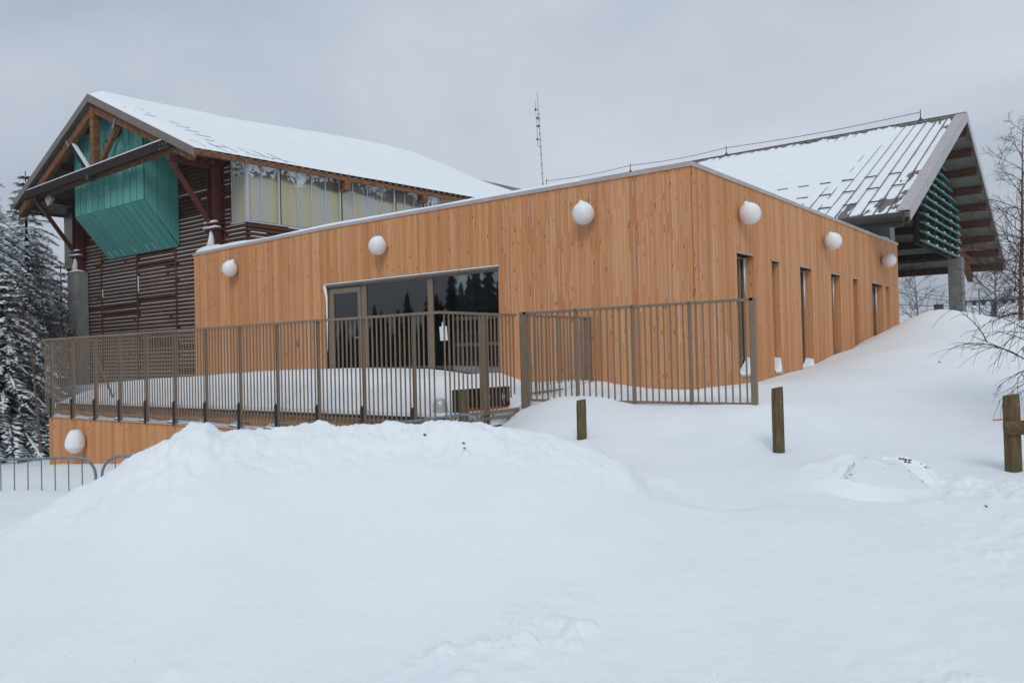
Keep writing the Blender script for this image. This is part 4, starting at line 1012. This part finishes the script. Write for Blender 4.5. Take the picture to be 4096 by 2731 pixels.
# right hand panels
rfn = empty('fence_panels', (-6.5, 11.5, -.85), 'bronze metal bar fence standing free in the snow before the corner of the timber building', 'fence')
FX = [-8.60, -7.50, -6.42, -5.43, -4.44]
rail_z = lambda x: -.80
mb = MB(); mb.box(-8.60, -4.42, 11.47, 11.53, FZ-.02, FZ+.02); mb.build('top_rail', BROWNMETAL, rfn)
for i, (a, b) in enumerate(zip(FX[:-1], FX[1:])): bars((a, 11.5, 0), (b, 11.5, 0), 8, -.79, FZ-.02, 'bar_panel', rfn)
mb = MB(); mb.box(-8.55, -4.44, 11.485, 11.515, -.83, -.79); mb.build('bottom_rail', BROWNMETAL, rfn)
for i, x in enumerate(FX):
    w_ = .075 if i == 0 else .042 if i == 4 else .019
    p = MB(); p.box(x-w_, x-w_+.010, 11.465, 11.535, -1.1, FZ+.03); p.box(x+w_-.010, x+w_, 11.465, 11.535, -1.1, FZ+.03); p.box(x-w_+.010, x+w_-.010, 11.47, 11.49, -1.1, FZ+.03)
    p.build('post', BROWNMETAL if i in (0, 4) else BROWNMETAL, rfn)
bars((-8.72, 11.6, 0), (-8.80, 13.9, 0), 17, -.75, FZ-.02, 'bar_panel', rfn)
mb = MB(); mb.beam((-8.72, 11.56, FZ-.02), (-8.80, 13.95, FZ-.02), .05, .04); mb.beam((-8.72, 11.56, -.72), (-8.80, 13.95, -.66), .03, .03); mb.build('return_rail', BROWNMETAL, rfn)
p = MB(); p.box(-8.84, -8.74, 13.84, 13.95, -1.0, FZ+.0); p.build('post', BROWNMETAL, rfn)

# ------------------------------------------------------------------ black boards and barrel seen through the railing
bx = empty('black_board', (-8.4, 10.4, -.75), 'black panel with white teardrop marks and an orange lower edge behind the railing', 'panel')
A_, B_ = Vector((-8.95, 9.95, 0)), Vector((-8.88, 11.35, 0))
def pan(u, z, off=0):
    p = A_.lerp(B_, u); return (p.x+off, p.y, z)
mb = MB(); mb.hexa([pan(0, -.94), pan(0, -.94, .04), pan(1, -.90, .04), pan(1, -.90), pan(0, -.56), pan(0, -.56, .04), pan(1, -.56, .04), pan(1, -.56)]); mb.build('panel', BLACKP, bx)
mb = MB()
for u, hh in ((.14, .11), (.60, .09), (.88, .10)):
    n0 = len(mb.v); ring = []
    for k in range(14):
        a = 2*math.pi*k/14; s_ = math.sin(a); ring.append(pan(u+.028*math.cos(a)*(1-.55*max(0, s_)), -.72+hh*s_*.9, .043))
    mb.v += ring; mb.face(tuple(range(n0, n0+14)))
mb.build('white_mark', WHITEP, bx)
mb = MB(); mb.hexa([pan(.25, -1.02, .045), pan(.25, -1.02, .07), pan(.95, -.94, .07), pan(.95, -.94, .045), pan(.2, -.88, .045), pan(.2, -.88, .07), pan(.95, -.90, .07), pan(.95, -.90, .045)]); mb.build('orange_edge', ORANGE, bx)
mb = MB(); mb.lathe((-9.22, 9.95, -.96), [(.11, 0), (.13, .04), (.12, .18), (.09, .24), (.03, .26)], 18); tag(mb.build('grey_bucket', ALU, smooth=True), 'upturned grey bucket between the wooden post and the black panel', 'bucket')

# ------------------------------------------------------------------ wooden posts
def post(x, y, zb, zt, r, label, lean=(0, 0), rail=False):
    e = empty('wooden_post', (x, y, zb), label, 'post', 'round wooden posts in the snow')
    mb = MB(); rr = random.Random(int(x*100)); n = 22; H = zt-zb+.5
    rings = []
    for j in range(13):
        t = j/12; h = zb-.5+H*t
        for k in range(n):
            a = 2*math.pi*k/n; q = r*(1+.03*math.sin(3*a+x)+.02*math.sin(7*a+t*4)+.012*rr.uniform(-1, 1))
            if j == 12: q *= .94
            mb.v.append((x+q*math.cos(a)+lean[0]*t, y+q*math.sin(a)+lean[1]*t, h+(.012*math.sin(a+1) if j == 12 else 0)))
    for j in range(12):
        for k in range(n): a, b = j*n+k, j*n+(k+1) % n; mb.face((a, b, b+n, a+n))
    mb.face(tuple(12*n+k for k in range(n))); mb.build('shaft', POST, e, smooth=False)
    return e
gz = lambda x, y: float(ground_z(np.array([x]), np.array([y]))[0])
post(-6.15, 9.5, gz(-6.15, 9.5), -.655, .068, 'short weathered round post between the bar fence and the snow bank, second from the left')
post(-3.5, 9.8, gz(-3.5, 9.8), -.485, .070, 'weathered round post standing alone on open snow right of the fence end')
pr = post(-.965, 8.93, gz(-.965, 8.93), -.50, .072, 'thick round post with a cross rail fixed to it at the right edge')
post(-8.42, 9.62, gz(-8.42, 9.62)-.1, -.545, .072, 'greenish old round post rising behind the snow bank next to the black panel')
mb = MB(); a, b = Vector((-1.02, 8.84, -.80)), Vector((2.0, 9.7, -.74)); mb.tube([a, a.lerp(b, .5), b], [.068, .07, .072], 14); mb.build('cross_rail', POST, pr)
mb = MB(); mb.beam((-1.115, 8.86, -.735), (-1.03, 8.875, -.725), .008, .012); mb.build('red_tape', m_plain('red_tape', (.55, .12, .10), .6), pr)

# ------------------------------------------------------------------ crowd barriers
def barrier(p, q, ztop, label, H=1.05, name='crowd_barrier', n=12, tilt=0.0):
    p, q = Vector(p), Vector(q); e = empty(name, (p.x, p.y, ztop-H), label, 'barrier', 'grey tubular crowd barriers')
    d = (q-p); L = d.length; dn = d.normalized()
    up = Vector((0, 0, 1)); nn = dn.cross(up); up = (up*math.cos(tilt)+nn*math.sin(tilt)).normalized()
    P = lambda u, h: p+dn*u+up*(h-H)
    rc = .26; pts = [P(0, .08)]
    pts += [P(rc*(1-math.cos(a)), H-rc+rc*math.sin(a)) for a in np.radians(np.arange(0, 91, 15))]
    pts += [P(L-rc*(1-math.cos(a)), H-rc+rc*math.sin(a)) for a in np.radians(np.arange(90, -1, -15))] + [P(L, .08)]
    for v in pts: pass
    fr = MB(); fr.tube(pts, .019, 10); fr.tube([P(0, .16), P(L, .16)], .014, 8); fr.build('frame', GALV, e, smooth=True)
    b = MB()
    for i in range(1, n+1):
        u = L*i/(n+1); ht = H if rc < u < L-rc else H-rc+math.sqrt(max(0, rc*rc-(rc-min(u, L-u))**2))
        b.tube([P(u, .16), P(u, ht)], .0085, 6)
    b.build('bars', GALV, e)
    h = MB(); h.tube([P(-.02, H-.36), P(-.07, H-.36)], .014, 6); h.tube([P(L+.02, H-.36), P(L+.06, H-.36), P(L+.06, H-.42)], .012, 6); h.build('hook', GALV, e)
    return e
j = Vector((-10.45, 4.80, 0)); dl = Vector((.80, -.60, 0)).normalized()
e1 = Vector((-13.0, 3.6, 0))
barrier((-13.42, 4.03, -1.30), (-11.70, 5.47, -1.30), -1.30, 'grey crowd barrier at the far left edge in front of the snowy fir', n=11)
barrier((-11.64, 5.53, -1.30), (-9.9, 6.95, -1.30), -1.30, 'grey crowd barrier disappearing into the snow bank below the terrace lamp', n=11)
bb = barrier((-9.72, 8.35, -1.10), (-7.62, 9.05, -.83), -.83, 'toppled grey crowd barrier sticking out behind the bank near the old post', n=12)

# ------------------------------------------------------------------ cut snow block with debris
def chunk():
    mb = MB(); nu, nv = 90, 50; c = Vector((-1.88, 8.42, -1.46))
    mb2 = []
    for jv in range(nv+1):
        for iu in range(nu):
            a = 2*math.pi*iu/nu; t = jv/nv*math.pi/2
            x = .52*math.cos(a)*math.cos(t)**.75; y = .34*math.sin(a)*math.cos(t)**.75; z = .46*math.sin(t)**.85
            z *= 1-.25*max(0, x)/.5*1.3
            nn_ = float(fbm(x*1.0+z*.7, y+z, 4.5, 4, 81, .6)); k = 1+.22*nn_
            x, y, z = x*k, y*k, z*k
            fy = -.17-.08*x+.07*max(0, z)      # sheared face towards the camera
            if y < fy: y = fy+.012*float(fbm(x, z, 9, 3, 91))
            mb.v.append((c.x+x, c.y+y, c.z-.06+z))
    for jv in range(nv):
        for iu in range(nu): a, b = jv*nu+iu, jv*nu+(iu+1) % nu; mb.face((a, b, b+nu, a+nu))
    e = empty('snow_block', tuple(c), 'broken block of ploughed snow with a flat cut face and dirt flecks', 'snow block')
    mb.build('block', SNOWG, e, smooth=True)
    d = MB(); rr = random.Random(2)
    for (u, z, s_) in ((.10, .37, .045), (.30, .33, .02), (-.38, .20, .018), (-.42, .17, .015), (-.12, .02, .03), (.26, .36, .012)):
        x = c.x+u; yb = c.y-.20-.08*u+.07*z
        for m_ in range(6): p = Vector((x+rr.uniform(-s_, s_), yb+rr.uniform(-.01, .01), c.z+z+rr.uniform(-s_, s_)*.5)); d.tri(p, p+Vector((s_*.9, .0, s_*.3)), p+Vector((s_*.3, -.01, s_*.6)))
    d.build('dirt', LEAF, e)
chunk()
def crumbs():
    mb = MB(); rr = random.Random(14)
    spots = [(-.9, 8.0, .8, .45, 70), (-3.0, 3.45, .35, .5, 60), (-1.5, 3.6, 1.1, .5, 60), (-5.4, 5.6, 1.2, .5, 50), (-6.6, 3.9, .6, .7, 40), (-4.4, 6.4, .5, .4, 40), (-3.0, 4.7, 1.2, .3, 40)]
    for cx, cy, sx, sy, n in spots:
        for i in range(n):
            x, y = rr.gauss(cx, sx*.5), rr.gauss(cy, sy*.5); s_ = rr.uniform(.005, .018)*(1.5 if rr.random() < .08 else 1); z = gz(x, y)-s_*.35
            n0 = len(mb.v)
            for dx, dy, dz in ((-1, 0, 0), (1, 0, .1), (0, -1, 0), (0, 1, .1), (.1, .1, .9), (0, 0, -.6)): mb.v.append((x+dx*s_*rr.uniform(.6, 1.3), y+dy*s_*rr.uniform(.6, 1.3), z+dz*s_))
            for t in ((0, 2, 4), (2, 1, 4), (1, 3, 4), (3, 0, 4), (2, 0, 5), (1, 2, 5), (3, 1, 5), (0, 3, 5)): mb.face(tuple(n0+i for i in t))
    tag(mb.build('snow_crumbs', SNOW), 'small loose crumbs of snow scattered over the bank and foreground', 'snow crumbs', kind='stuff')
crumbs()
lf = MB(); rr = random.Random(77)
for (x, y) in ((-5.35, 5.55), (-1.02, 7.55), (-.55, 8.25), (-5.0, 5.7), (-4.9, 5.6), (-.3, 7.9)):
    z = gz(x, y)+.012
    for k in range(3):
        s_ = rr.uniform(.008, .022); lf.tri((x+rr.uniform(-.02, .02), y, z), (x+s_, y+.01, z+s_), (x-s_, y-.005, z+s_*1.2))
tag(lf.build('dead_leaves', LEAF), 'few brown dead leaf scraps lying on the snow', 'leaves', kind='stuff')

# ------------------------------------------------------------------ firs
def fir(x, y, zb, H, Rr, seed, label, dens=1.0, snow=.6):
    e = empty('snowy_fir', (x, y, zb), label, 'tree', 'snow laden firs'); rr = random.Random(seed)
    t_ = MB(); t_.tube([(x, y, zb-.3), (x+.05, y, zb+H*.5), (x, y, zb+H)], [.05+H*.014, .03+H*.008, .015], 9); t_.build('trunk', BARK, e)
    nd = MB(); sn = MB(); br = MB()
    nlev = int(H*3.1*dens); 
    for L in range(nlev):
        t = (L+.5)/nlev; z = zb+H*(.04+.95*t); rad = Rr*(1-t)**.82*(1-.12*math.exp(-t*9)) + .10
        nb = 9 if t < .75 else 6
        a0 = rr.uniform(0, 6.28)
        for b in range(nb):
            a = a0+2*math.pi*b/nb+rr.uniform(-.25, .25); l = rad*rr.uniform(.72, 1.12); ca, sa = math.cos(a), math.sin(a)
            rise = .25*(t > .8) - .08; pts = []; ns = 6
            for i in range(ns+1):
                s_ = i/ns; pts.append(Vector((x+ca*l*s_, y+sa*l*s_, z + l*(rise*s_ - .62*s_*s_*(1-t*.65)) + rr.uniform(-.02, .02))))
            br.tube(pts, [.018+.006*l]+[.014]*(ns-1)+[.004], 3, cap=False)
            # twigs
            side_v = Vector((-sa, ca, 0)); nt_ = int(7+l*9*dens)
            for k in range(nt_):
                s_ = .12+.88*(k+rr.random())/nt_; i = min(ns-1, int(s_*ns)); p = pts[i].lerp(pts[i+1], s_*ns-i)
                for sg in (-1, 1):
                    tl = (.16+.34*l*(1-s_)*.8)*rr.uniform(.7, 1.25)*(.7 if s_ > .9 else 1)
                    dv = (side_v*sg*rr.uniform(.6, 1)+Vector((ca, sa, 0))*rr.uniform(.5, .95)+Vector((0, 0, rr.uniform(-.55, .02)))).normalized()
                    q = p+dv*tl; mid = p.lerp(q, .5)+Vector((0, 0, -.02)); perp = dv.cross(Vector((0, 0, 1)))
                    if perp.length < .1: continue
                    perp.normalize()
                    w_ = rr.uniform(.045, .085)
                    m_ = max(3, int(tl/.075))
                    for g in range(m_):
                        c0 = p.lerp(q, g/m_)+Vector((0, 0, rr.uniform(-.015, .015))); c1 = p.lerp(q, (g+1.3)/m_)
                        nd.tri(c0-perp*.004, c0+perp*.004+dv*.02, c1+perp*w_*rr.uniform(.8, 1.7)+Vector((0, 0, rr.uniform(-.04, .02))))
                        nd.tri(c0-perp*.004, c0+perp*.004+dv*.02, c1-perp*w_*rr.uniform(.8, 1.7)+Vector((0, 0, rr.uniform(-.04, .02))))
                    if rr.random() < snow*(.15+1.7*max(0, float(vnoise(a*1.9, z*1.1, seed)+.28))):
                        u0, u1 = rr.uniform(0, .25), rr.uniform(.6, 1.0); A1, A2 = p.lerp(q, u0), p.lerp(q, u1); hz = Vector((0, 0, rr.uniform(.03, .06)))
                        ww = rr.uniform(.03, .085); Mq = A1.lerp(A2, .5)
                        sn.tri(A1+hz*.4, Mq+perp*ww+hz*.3, Mq+hz*1.3); sn.tri(A1+hz*.4, Mq+hz*1.3, Mq-perp*ww+hz*.3)
                        sn.tri(A2+hz*.3, Mq+hz*1.3, Mq+perp*ww+hz*.3); sn.tri(A2+hz*.3, Mq-perp*ww+hz*.3, Mq+hz*1.3)
            # snow pad lying on the branch
            if rr.random() < snow*1.1 and l > .3:
                i0 = rr.choice([1, 2, 3]); seg = pts[i0:i0+rr.choice([3, 4])]
                if len(seg) > 2:
                    rad_ = [max(.006, (.022+.032*min(1, l/2))*rr.uniform(.3, 1.6)*(math.sin(math.pi*(i+.6)/(len(seg)+.2)))) for i in range(len(seg))]
                    sn.tube([p+Vector((0, 0, .02)) for p in seg], rad_, 6, squash=.55)
    br.build('branches', BARK, e); nd.build('needles', NEEDLE, e); sn.build('branch_snow', SNOW, e, smooth=False)
    return e
fir(-31.5, 10.1, -3.0, 13.0, 4.3, 1, 'largest snow laden fir, cut off by the left edge of the picture', 1.35, 1.0)
fir(-35.0, 13.8, -3.0, 10.8, 3.5, 2, 'dark pointed fir with less snow, right behind the largest fir', 1.1, .75)
fir(-37.6, 16.2, -3.0, 7.6, 2.6, 3, 'small fir in the gap between the larger firs and the concrete pier', 1.0, .7)
fir(-29.6, 10.9, -3.0, 6.0, 3.0, 4, 'low bushy fir heavily loaded with snow beside the end of the terrace', 1.3, .9)

# ------------------------------------------------------------------ bare birches and shrubs
def birch(name, label, base_p, H, seed, lean=(0, 0), r0=.06, nbr=26, spread=.5, droop=.3, leaves=.15, leafmat=None, barkmat=None, cat='tree', minr=.0035, group=None, z_lo=.2, sub=5, twig=6):
    e = empty(name, base_p, label, cat, group); rr = random.Random(seed); bx_, by, bz = base_p
    tr_ = MB(); tw = MB(); lv_ = MB()
    pts = []; n = 9
    for i in range(n+1):
        t = i/n; pts.append(Vector((bx_+lean[0]*t+rr.uniform(-.04, .04)*H*.06, by+lean[1]*t+rr.uniform(-.04, .04)*H*.06, bz-.2+(H+.2)*t)))
    tr_.tube(pts, [r0*(1-.9*i/n)+.004 for i in range(n+1)], 8); tr_.build('trunk', barkmat or BIRCHB, e)
    def grow(p, d, L, r, lev):
        k = 6; P = [p.copy()]; dd = d.copy()
        for i in range(k):
            dd = (dd+Vector((rr.uniform(-.16, .16), rr.uniform(-.16, .16), rr.uniform(-.10, .10)-droop*.22*(lev > 0 or i > 3)))).normalized(); P.append(P[-1]+dd*L/k)
        tw.tube(P, [max(minr*.6, r*(1-.75*i/k)) for i in range(k+1)], 3 if lev else 4, cap=False)
        if lev < 2:
            for i in range(sub if lev == 0 else twig):
                s_ = .2+.8*(i+rr.random())/(sub if lev == 0 else twig); j = min(k-1, int(s_*k)); q = P[j].lerp(P[j+1], s_*k-j)
                a = rr.uniform(0, 6.28); o = dd.orthogonal().normalized(); o2 = dd.cross(o)
                nd_ = (P[j+1]-P[j]).normalized()*.8+(o*math.cos(a)+o2*math.sin(a))*rr.uniform(.4, .8)
                grow(q, nd_.normalized(), L*rr.uniform(.3, .6), max(minr, r*.5), lev+1)
        else:
            if rr.random() < leaves:
                q = P[-1]; s_ = rr.uniform(.018, .035); a = Vector((rr.uniform(-1, 1), rr.uniform(-1, 1), rr.uniform(-1, .2))).normalized()*s_
                b = Vector((rr.uniform(-1, 1), rr.uniform(-1, 1), rr.uniform(-1, 1))).normalized()*s_*.6
                lv_.quad(q, q+a*.5+b, q+a, q+a*.5-b)
    for i in range(nbr):
        t = z_lo+(1-z_lo)*(i+rr.random())/nbr; j = min(n-1, int(t*n)); p = pts[j].lerp(pts[j+1], t*n-j); a = i*2.4+rr.uniform(-.4, .4)
        up = .55+.5*t; d = Vector((math.cos(a), math.sin(a), up)).normalized()
        grow(p, d, H*spread*(1-.65*t)*rr.uniform(.7, 1.15), r0*.35*(1-.7*t)+minr, 0)
    tw.build('twigs', BIRCHT, e)
    if lv_.f: lv_.build('leaves', leafmat or LEAF, e)
    return e
birch('bare_birch', 'tall bare birch with a thin dark trunk beyond the drift at right', (-3.72, 37.8, .3), 8.2, 5, (.35, .1), .085, 34, .34, .22, .18, minr=.0065, group='bare birches at the right')
birch('bare_birch', 'near bare birch out at the right edge whose drooping twigs hang over the snow', (-.32, 12.4, -1.0), 3.5, 9, (.1, 0), .045, 84, .58, .66, .14, minr=.0030, group='bare birches at the right', z_lo=.05)
birch('bare_shrub', 'dense bare bush at the foot of the tall birch', (-4.9, 40.5, .0), 3.4, 12, (.1, 0), .04, 34, .5, .1, .05, cat='shrub', minr=.007, z_lo=.05)
birch('bare_shrub', 'low bare sapling with pale withered leaves past the far end of the side wall', (-8.2, 42.5, -.4), 4.0, 13, (-.2, 0), .035, 24, .55, .0, .95, LEAFP, cat='shrub', minr=.006, z_lo=.1)
birch('thin_birch', 'spindly bare birch standing in front of the firs by the concrete pier', (-30.2, 12.6, -3.0), 6.6, 15, (-.6, 0), .045, 22, .3, .0, .12, cat='tree', minr=.007, z_lo=.35)
birch('thin_birch', 'thin bare tree with forked grey stem between the firs', (-27.5, 11.2, -3.0), 5.6, 16, (-.7, -.1), .05, 20, .3, .0, .1, cat='tree', minr=.007, z_lo=.4)
birch('bare_shrub', 'distant bare sapling peeking over the terrace snow at far left', (-35.5, 15.8, -3.0), 5.2, 18, (.1, 0), .04, 22, .35, .0, .1, cat='shrub', minr=.008, z_lo=.3)

# forest across the road behind the camera (mirrored in the glazing)
def forest():
    mb = MB(); rr = random.Random(6)
    for i in range(420):
        x = rr.uniform(-150, 25); y = -34-rr.uniform(0, 26)+.08*x; H = (8.2+max(-.5, min(1.3, (x+80)/26))*5.5)*rr.uniform(.86, 1.08); zb = -3
        k = 14
        for L in range(k):
            t = L/k; z = zb+H*(.06+.94*t); r = H*.19*(1-t)+.15; n0 = len(mb.v); m = 9
            for a in range(m*2): q = r*1.25*(1 if a % 2 else .62)*rr.uniform(.8, 1.15); mb.v.append((x+q*math.cos(math.pi*a/m), y+q*math.sin(math.pi*a/m), z-r*.35*(1 if a % 2 else .4)))
            mb.v.append((x, y, z+H/k*1.5))
            for a in range(m*2): mb.face((n0+a, n0+(a+1) % (m*2), n0+m*2))
    tag(mb.build('forest', NEEDLE), 'dark conifer wood across the road behind the viewpoint', 'forest', kind='stuff')
forest()

# ------------------------------------------------------------------ distant things at right
e = empty('board_sign', (-7.75, 44.0, 1.0), 'small blank grey board showing its back above the drift beside the pier', 'sign')
mb = MB(); mb.box(-7.86, -7.44, 43.98, 44.02, 1.55, 1.93); mb.build('board', GREYP, e); mb = MB(); mb.box(-7.67, -7.62, 44.021, 44.06, -.2, 1.5); mb.build('stem', GALV, e)
e = empty('pipe_handrail', (-4.9, 39.7, .4), 'bent grey pipe handrail behind the drift near the bush', 'handrail')
mb = MB(); mb.tube([(-5.8, 39.6, -.1), (-5.8, 39.6, 1.02), (-5.4, 39.6, 1.10), (-4.75, 39.7, 1.17), (-4.62, 39.72, 1.12), (-4.58, 39.74, .95), (-4.58, 39.74, .1)], .035, 8); mb.build('rail', GALV, e, smooth=True)
e = empty('lift_pylon', (-10.8, 89.3, 0), 'steel ski lift pylon with wheel assemblies far behind the bush', 'ski lift')
mb = MB(); mb.box(-11.05, -10.55, 89.2, 89.7, -.5, 3.9); mb.build('column', GALV, e)
mb = MB(); mb.beam((-13.6, 89, 4.0), (-8.6, 89.6, 4.05), .2, .25); mb.beam((-12.0, 89.2, 2.0), (-12.0, 89.2, 5.1), .12, .12); mb.beam((-9.4, 89.5, 3.9), (-9.4, 89.5, 5.0), .1, .1); mb.beam((-12, 89.2, 3.4), (-10.8, 89.3, 2.6), .08, .08); mb.build('crossarm', GALV, e)
for x in (-13.2, -12.4, -11.6, -9.9, -9.2):
    q = MB(); q.lathe((x, 88.9, 3.85), [(.22, -.05), (.22, .05)], 12, 'Y'); q.build('wheel', DARKSTEEL, e)
e = empty('lift_station', (-9.5, 88, 0), 'grey lift platform frame with railings behind the birch', 'ski lift')
mb = MB(); mb.box(-10.2, -7.6, 87.8, 88.2, 4.05, 4.25); mb.build('deck', GALV, e)
mb = MB()
for i in range(7): mb.box(-10.2+i*.42, -10.14+i*.42, 87.9, 87.96, 4.25, 5.1)
mb.box(-10.2, -7.6, 87.9, 87.96, 5.05, 5.12); mb.build('railing', GALV, e)
def wire(pts, label, r=.03):
    mb = MB(); P = []
    for a, b in zip(pts[:-1], pts[1:]):
        for i in range(12): t = i/12; P.append(Vector(a).lerp(Vector(b), t)-Vector((0, 0, .25*math.sin(math.pi*t))))
    P.append(Vector(pts[-1])); mb.tube(P, r, 5)
    tag(mb.build('lift_cable', DARKSTEEL), label, 'cable', 'ski lift cables')
wire([(-34, 97, 8.0), (-20.9, 97.8, 5.8), (-12.2, 89, 3.95)], 'dark lift cable sloping down from the building corner to the pylon, upper one')
wire([(-34, 97, 4.5), (-20.8, 97.8, 4.45), (-9, 89, 3.7)], 'dark lift cable running nearly level to the pylon, lower one')
wire([(-34, 97, 7.8), (-20.9, 97.8, 6.2), (-13.7, 99, 4.8), (0, 100, 4.6)], 'thin snow dusted cable behind the pier, highest of the three', .02)

# ------------------------------------------------------------------ haze
HAZE = 0.0007
if HAZE:
    hm = bpy.data.materials.new('haze'); hm.use_nodes = True; t = hm.node_tree; t.nodes.clear()
    v = t.nodes.new('ShaderNodeVolumePrincipled'); v.inputs['Color'].default_value = (.90, .93, .97, 1); v.inputs['Density'].default_value = HAZE; v.inputs['Anisotropy'].default_value = .2
    o_ = t.nodes.new('ShaderNodeOutputMaterial'); t.links.new(v.outputs[0], o_.inputs['Volume'])
    tag(MB().box(-1700, 1700, -1700, 1700, -60, 70).build('haze', hm), kind='stuff')
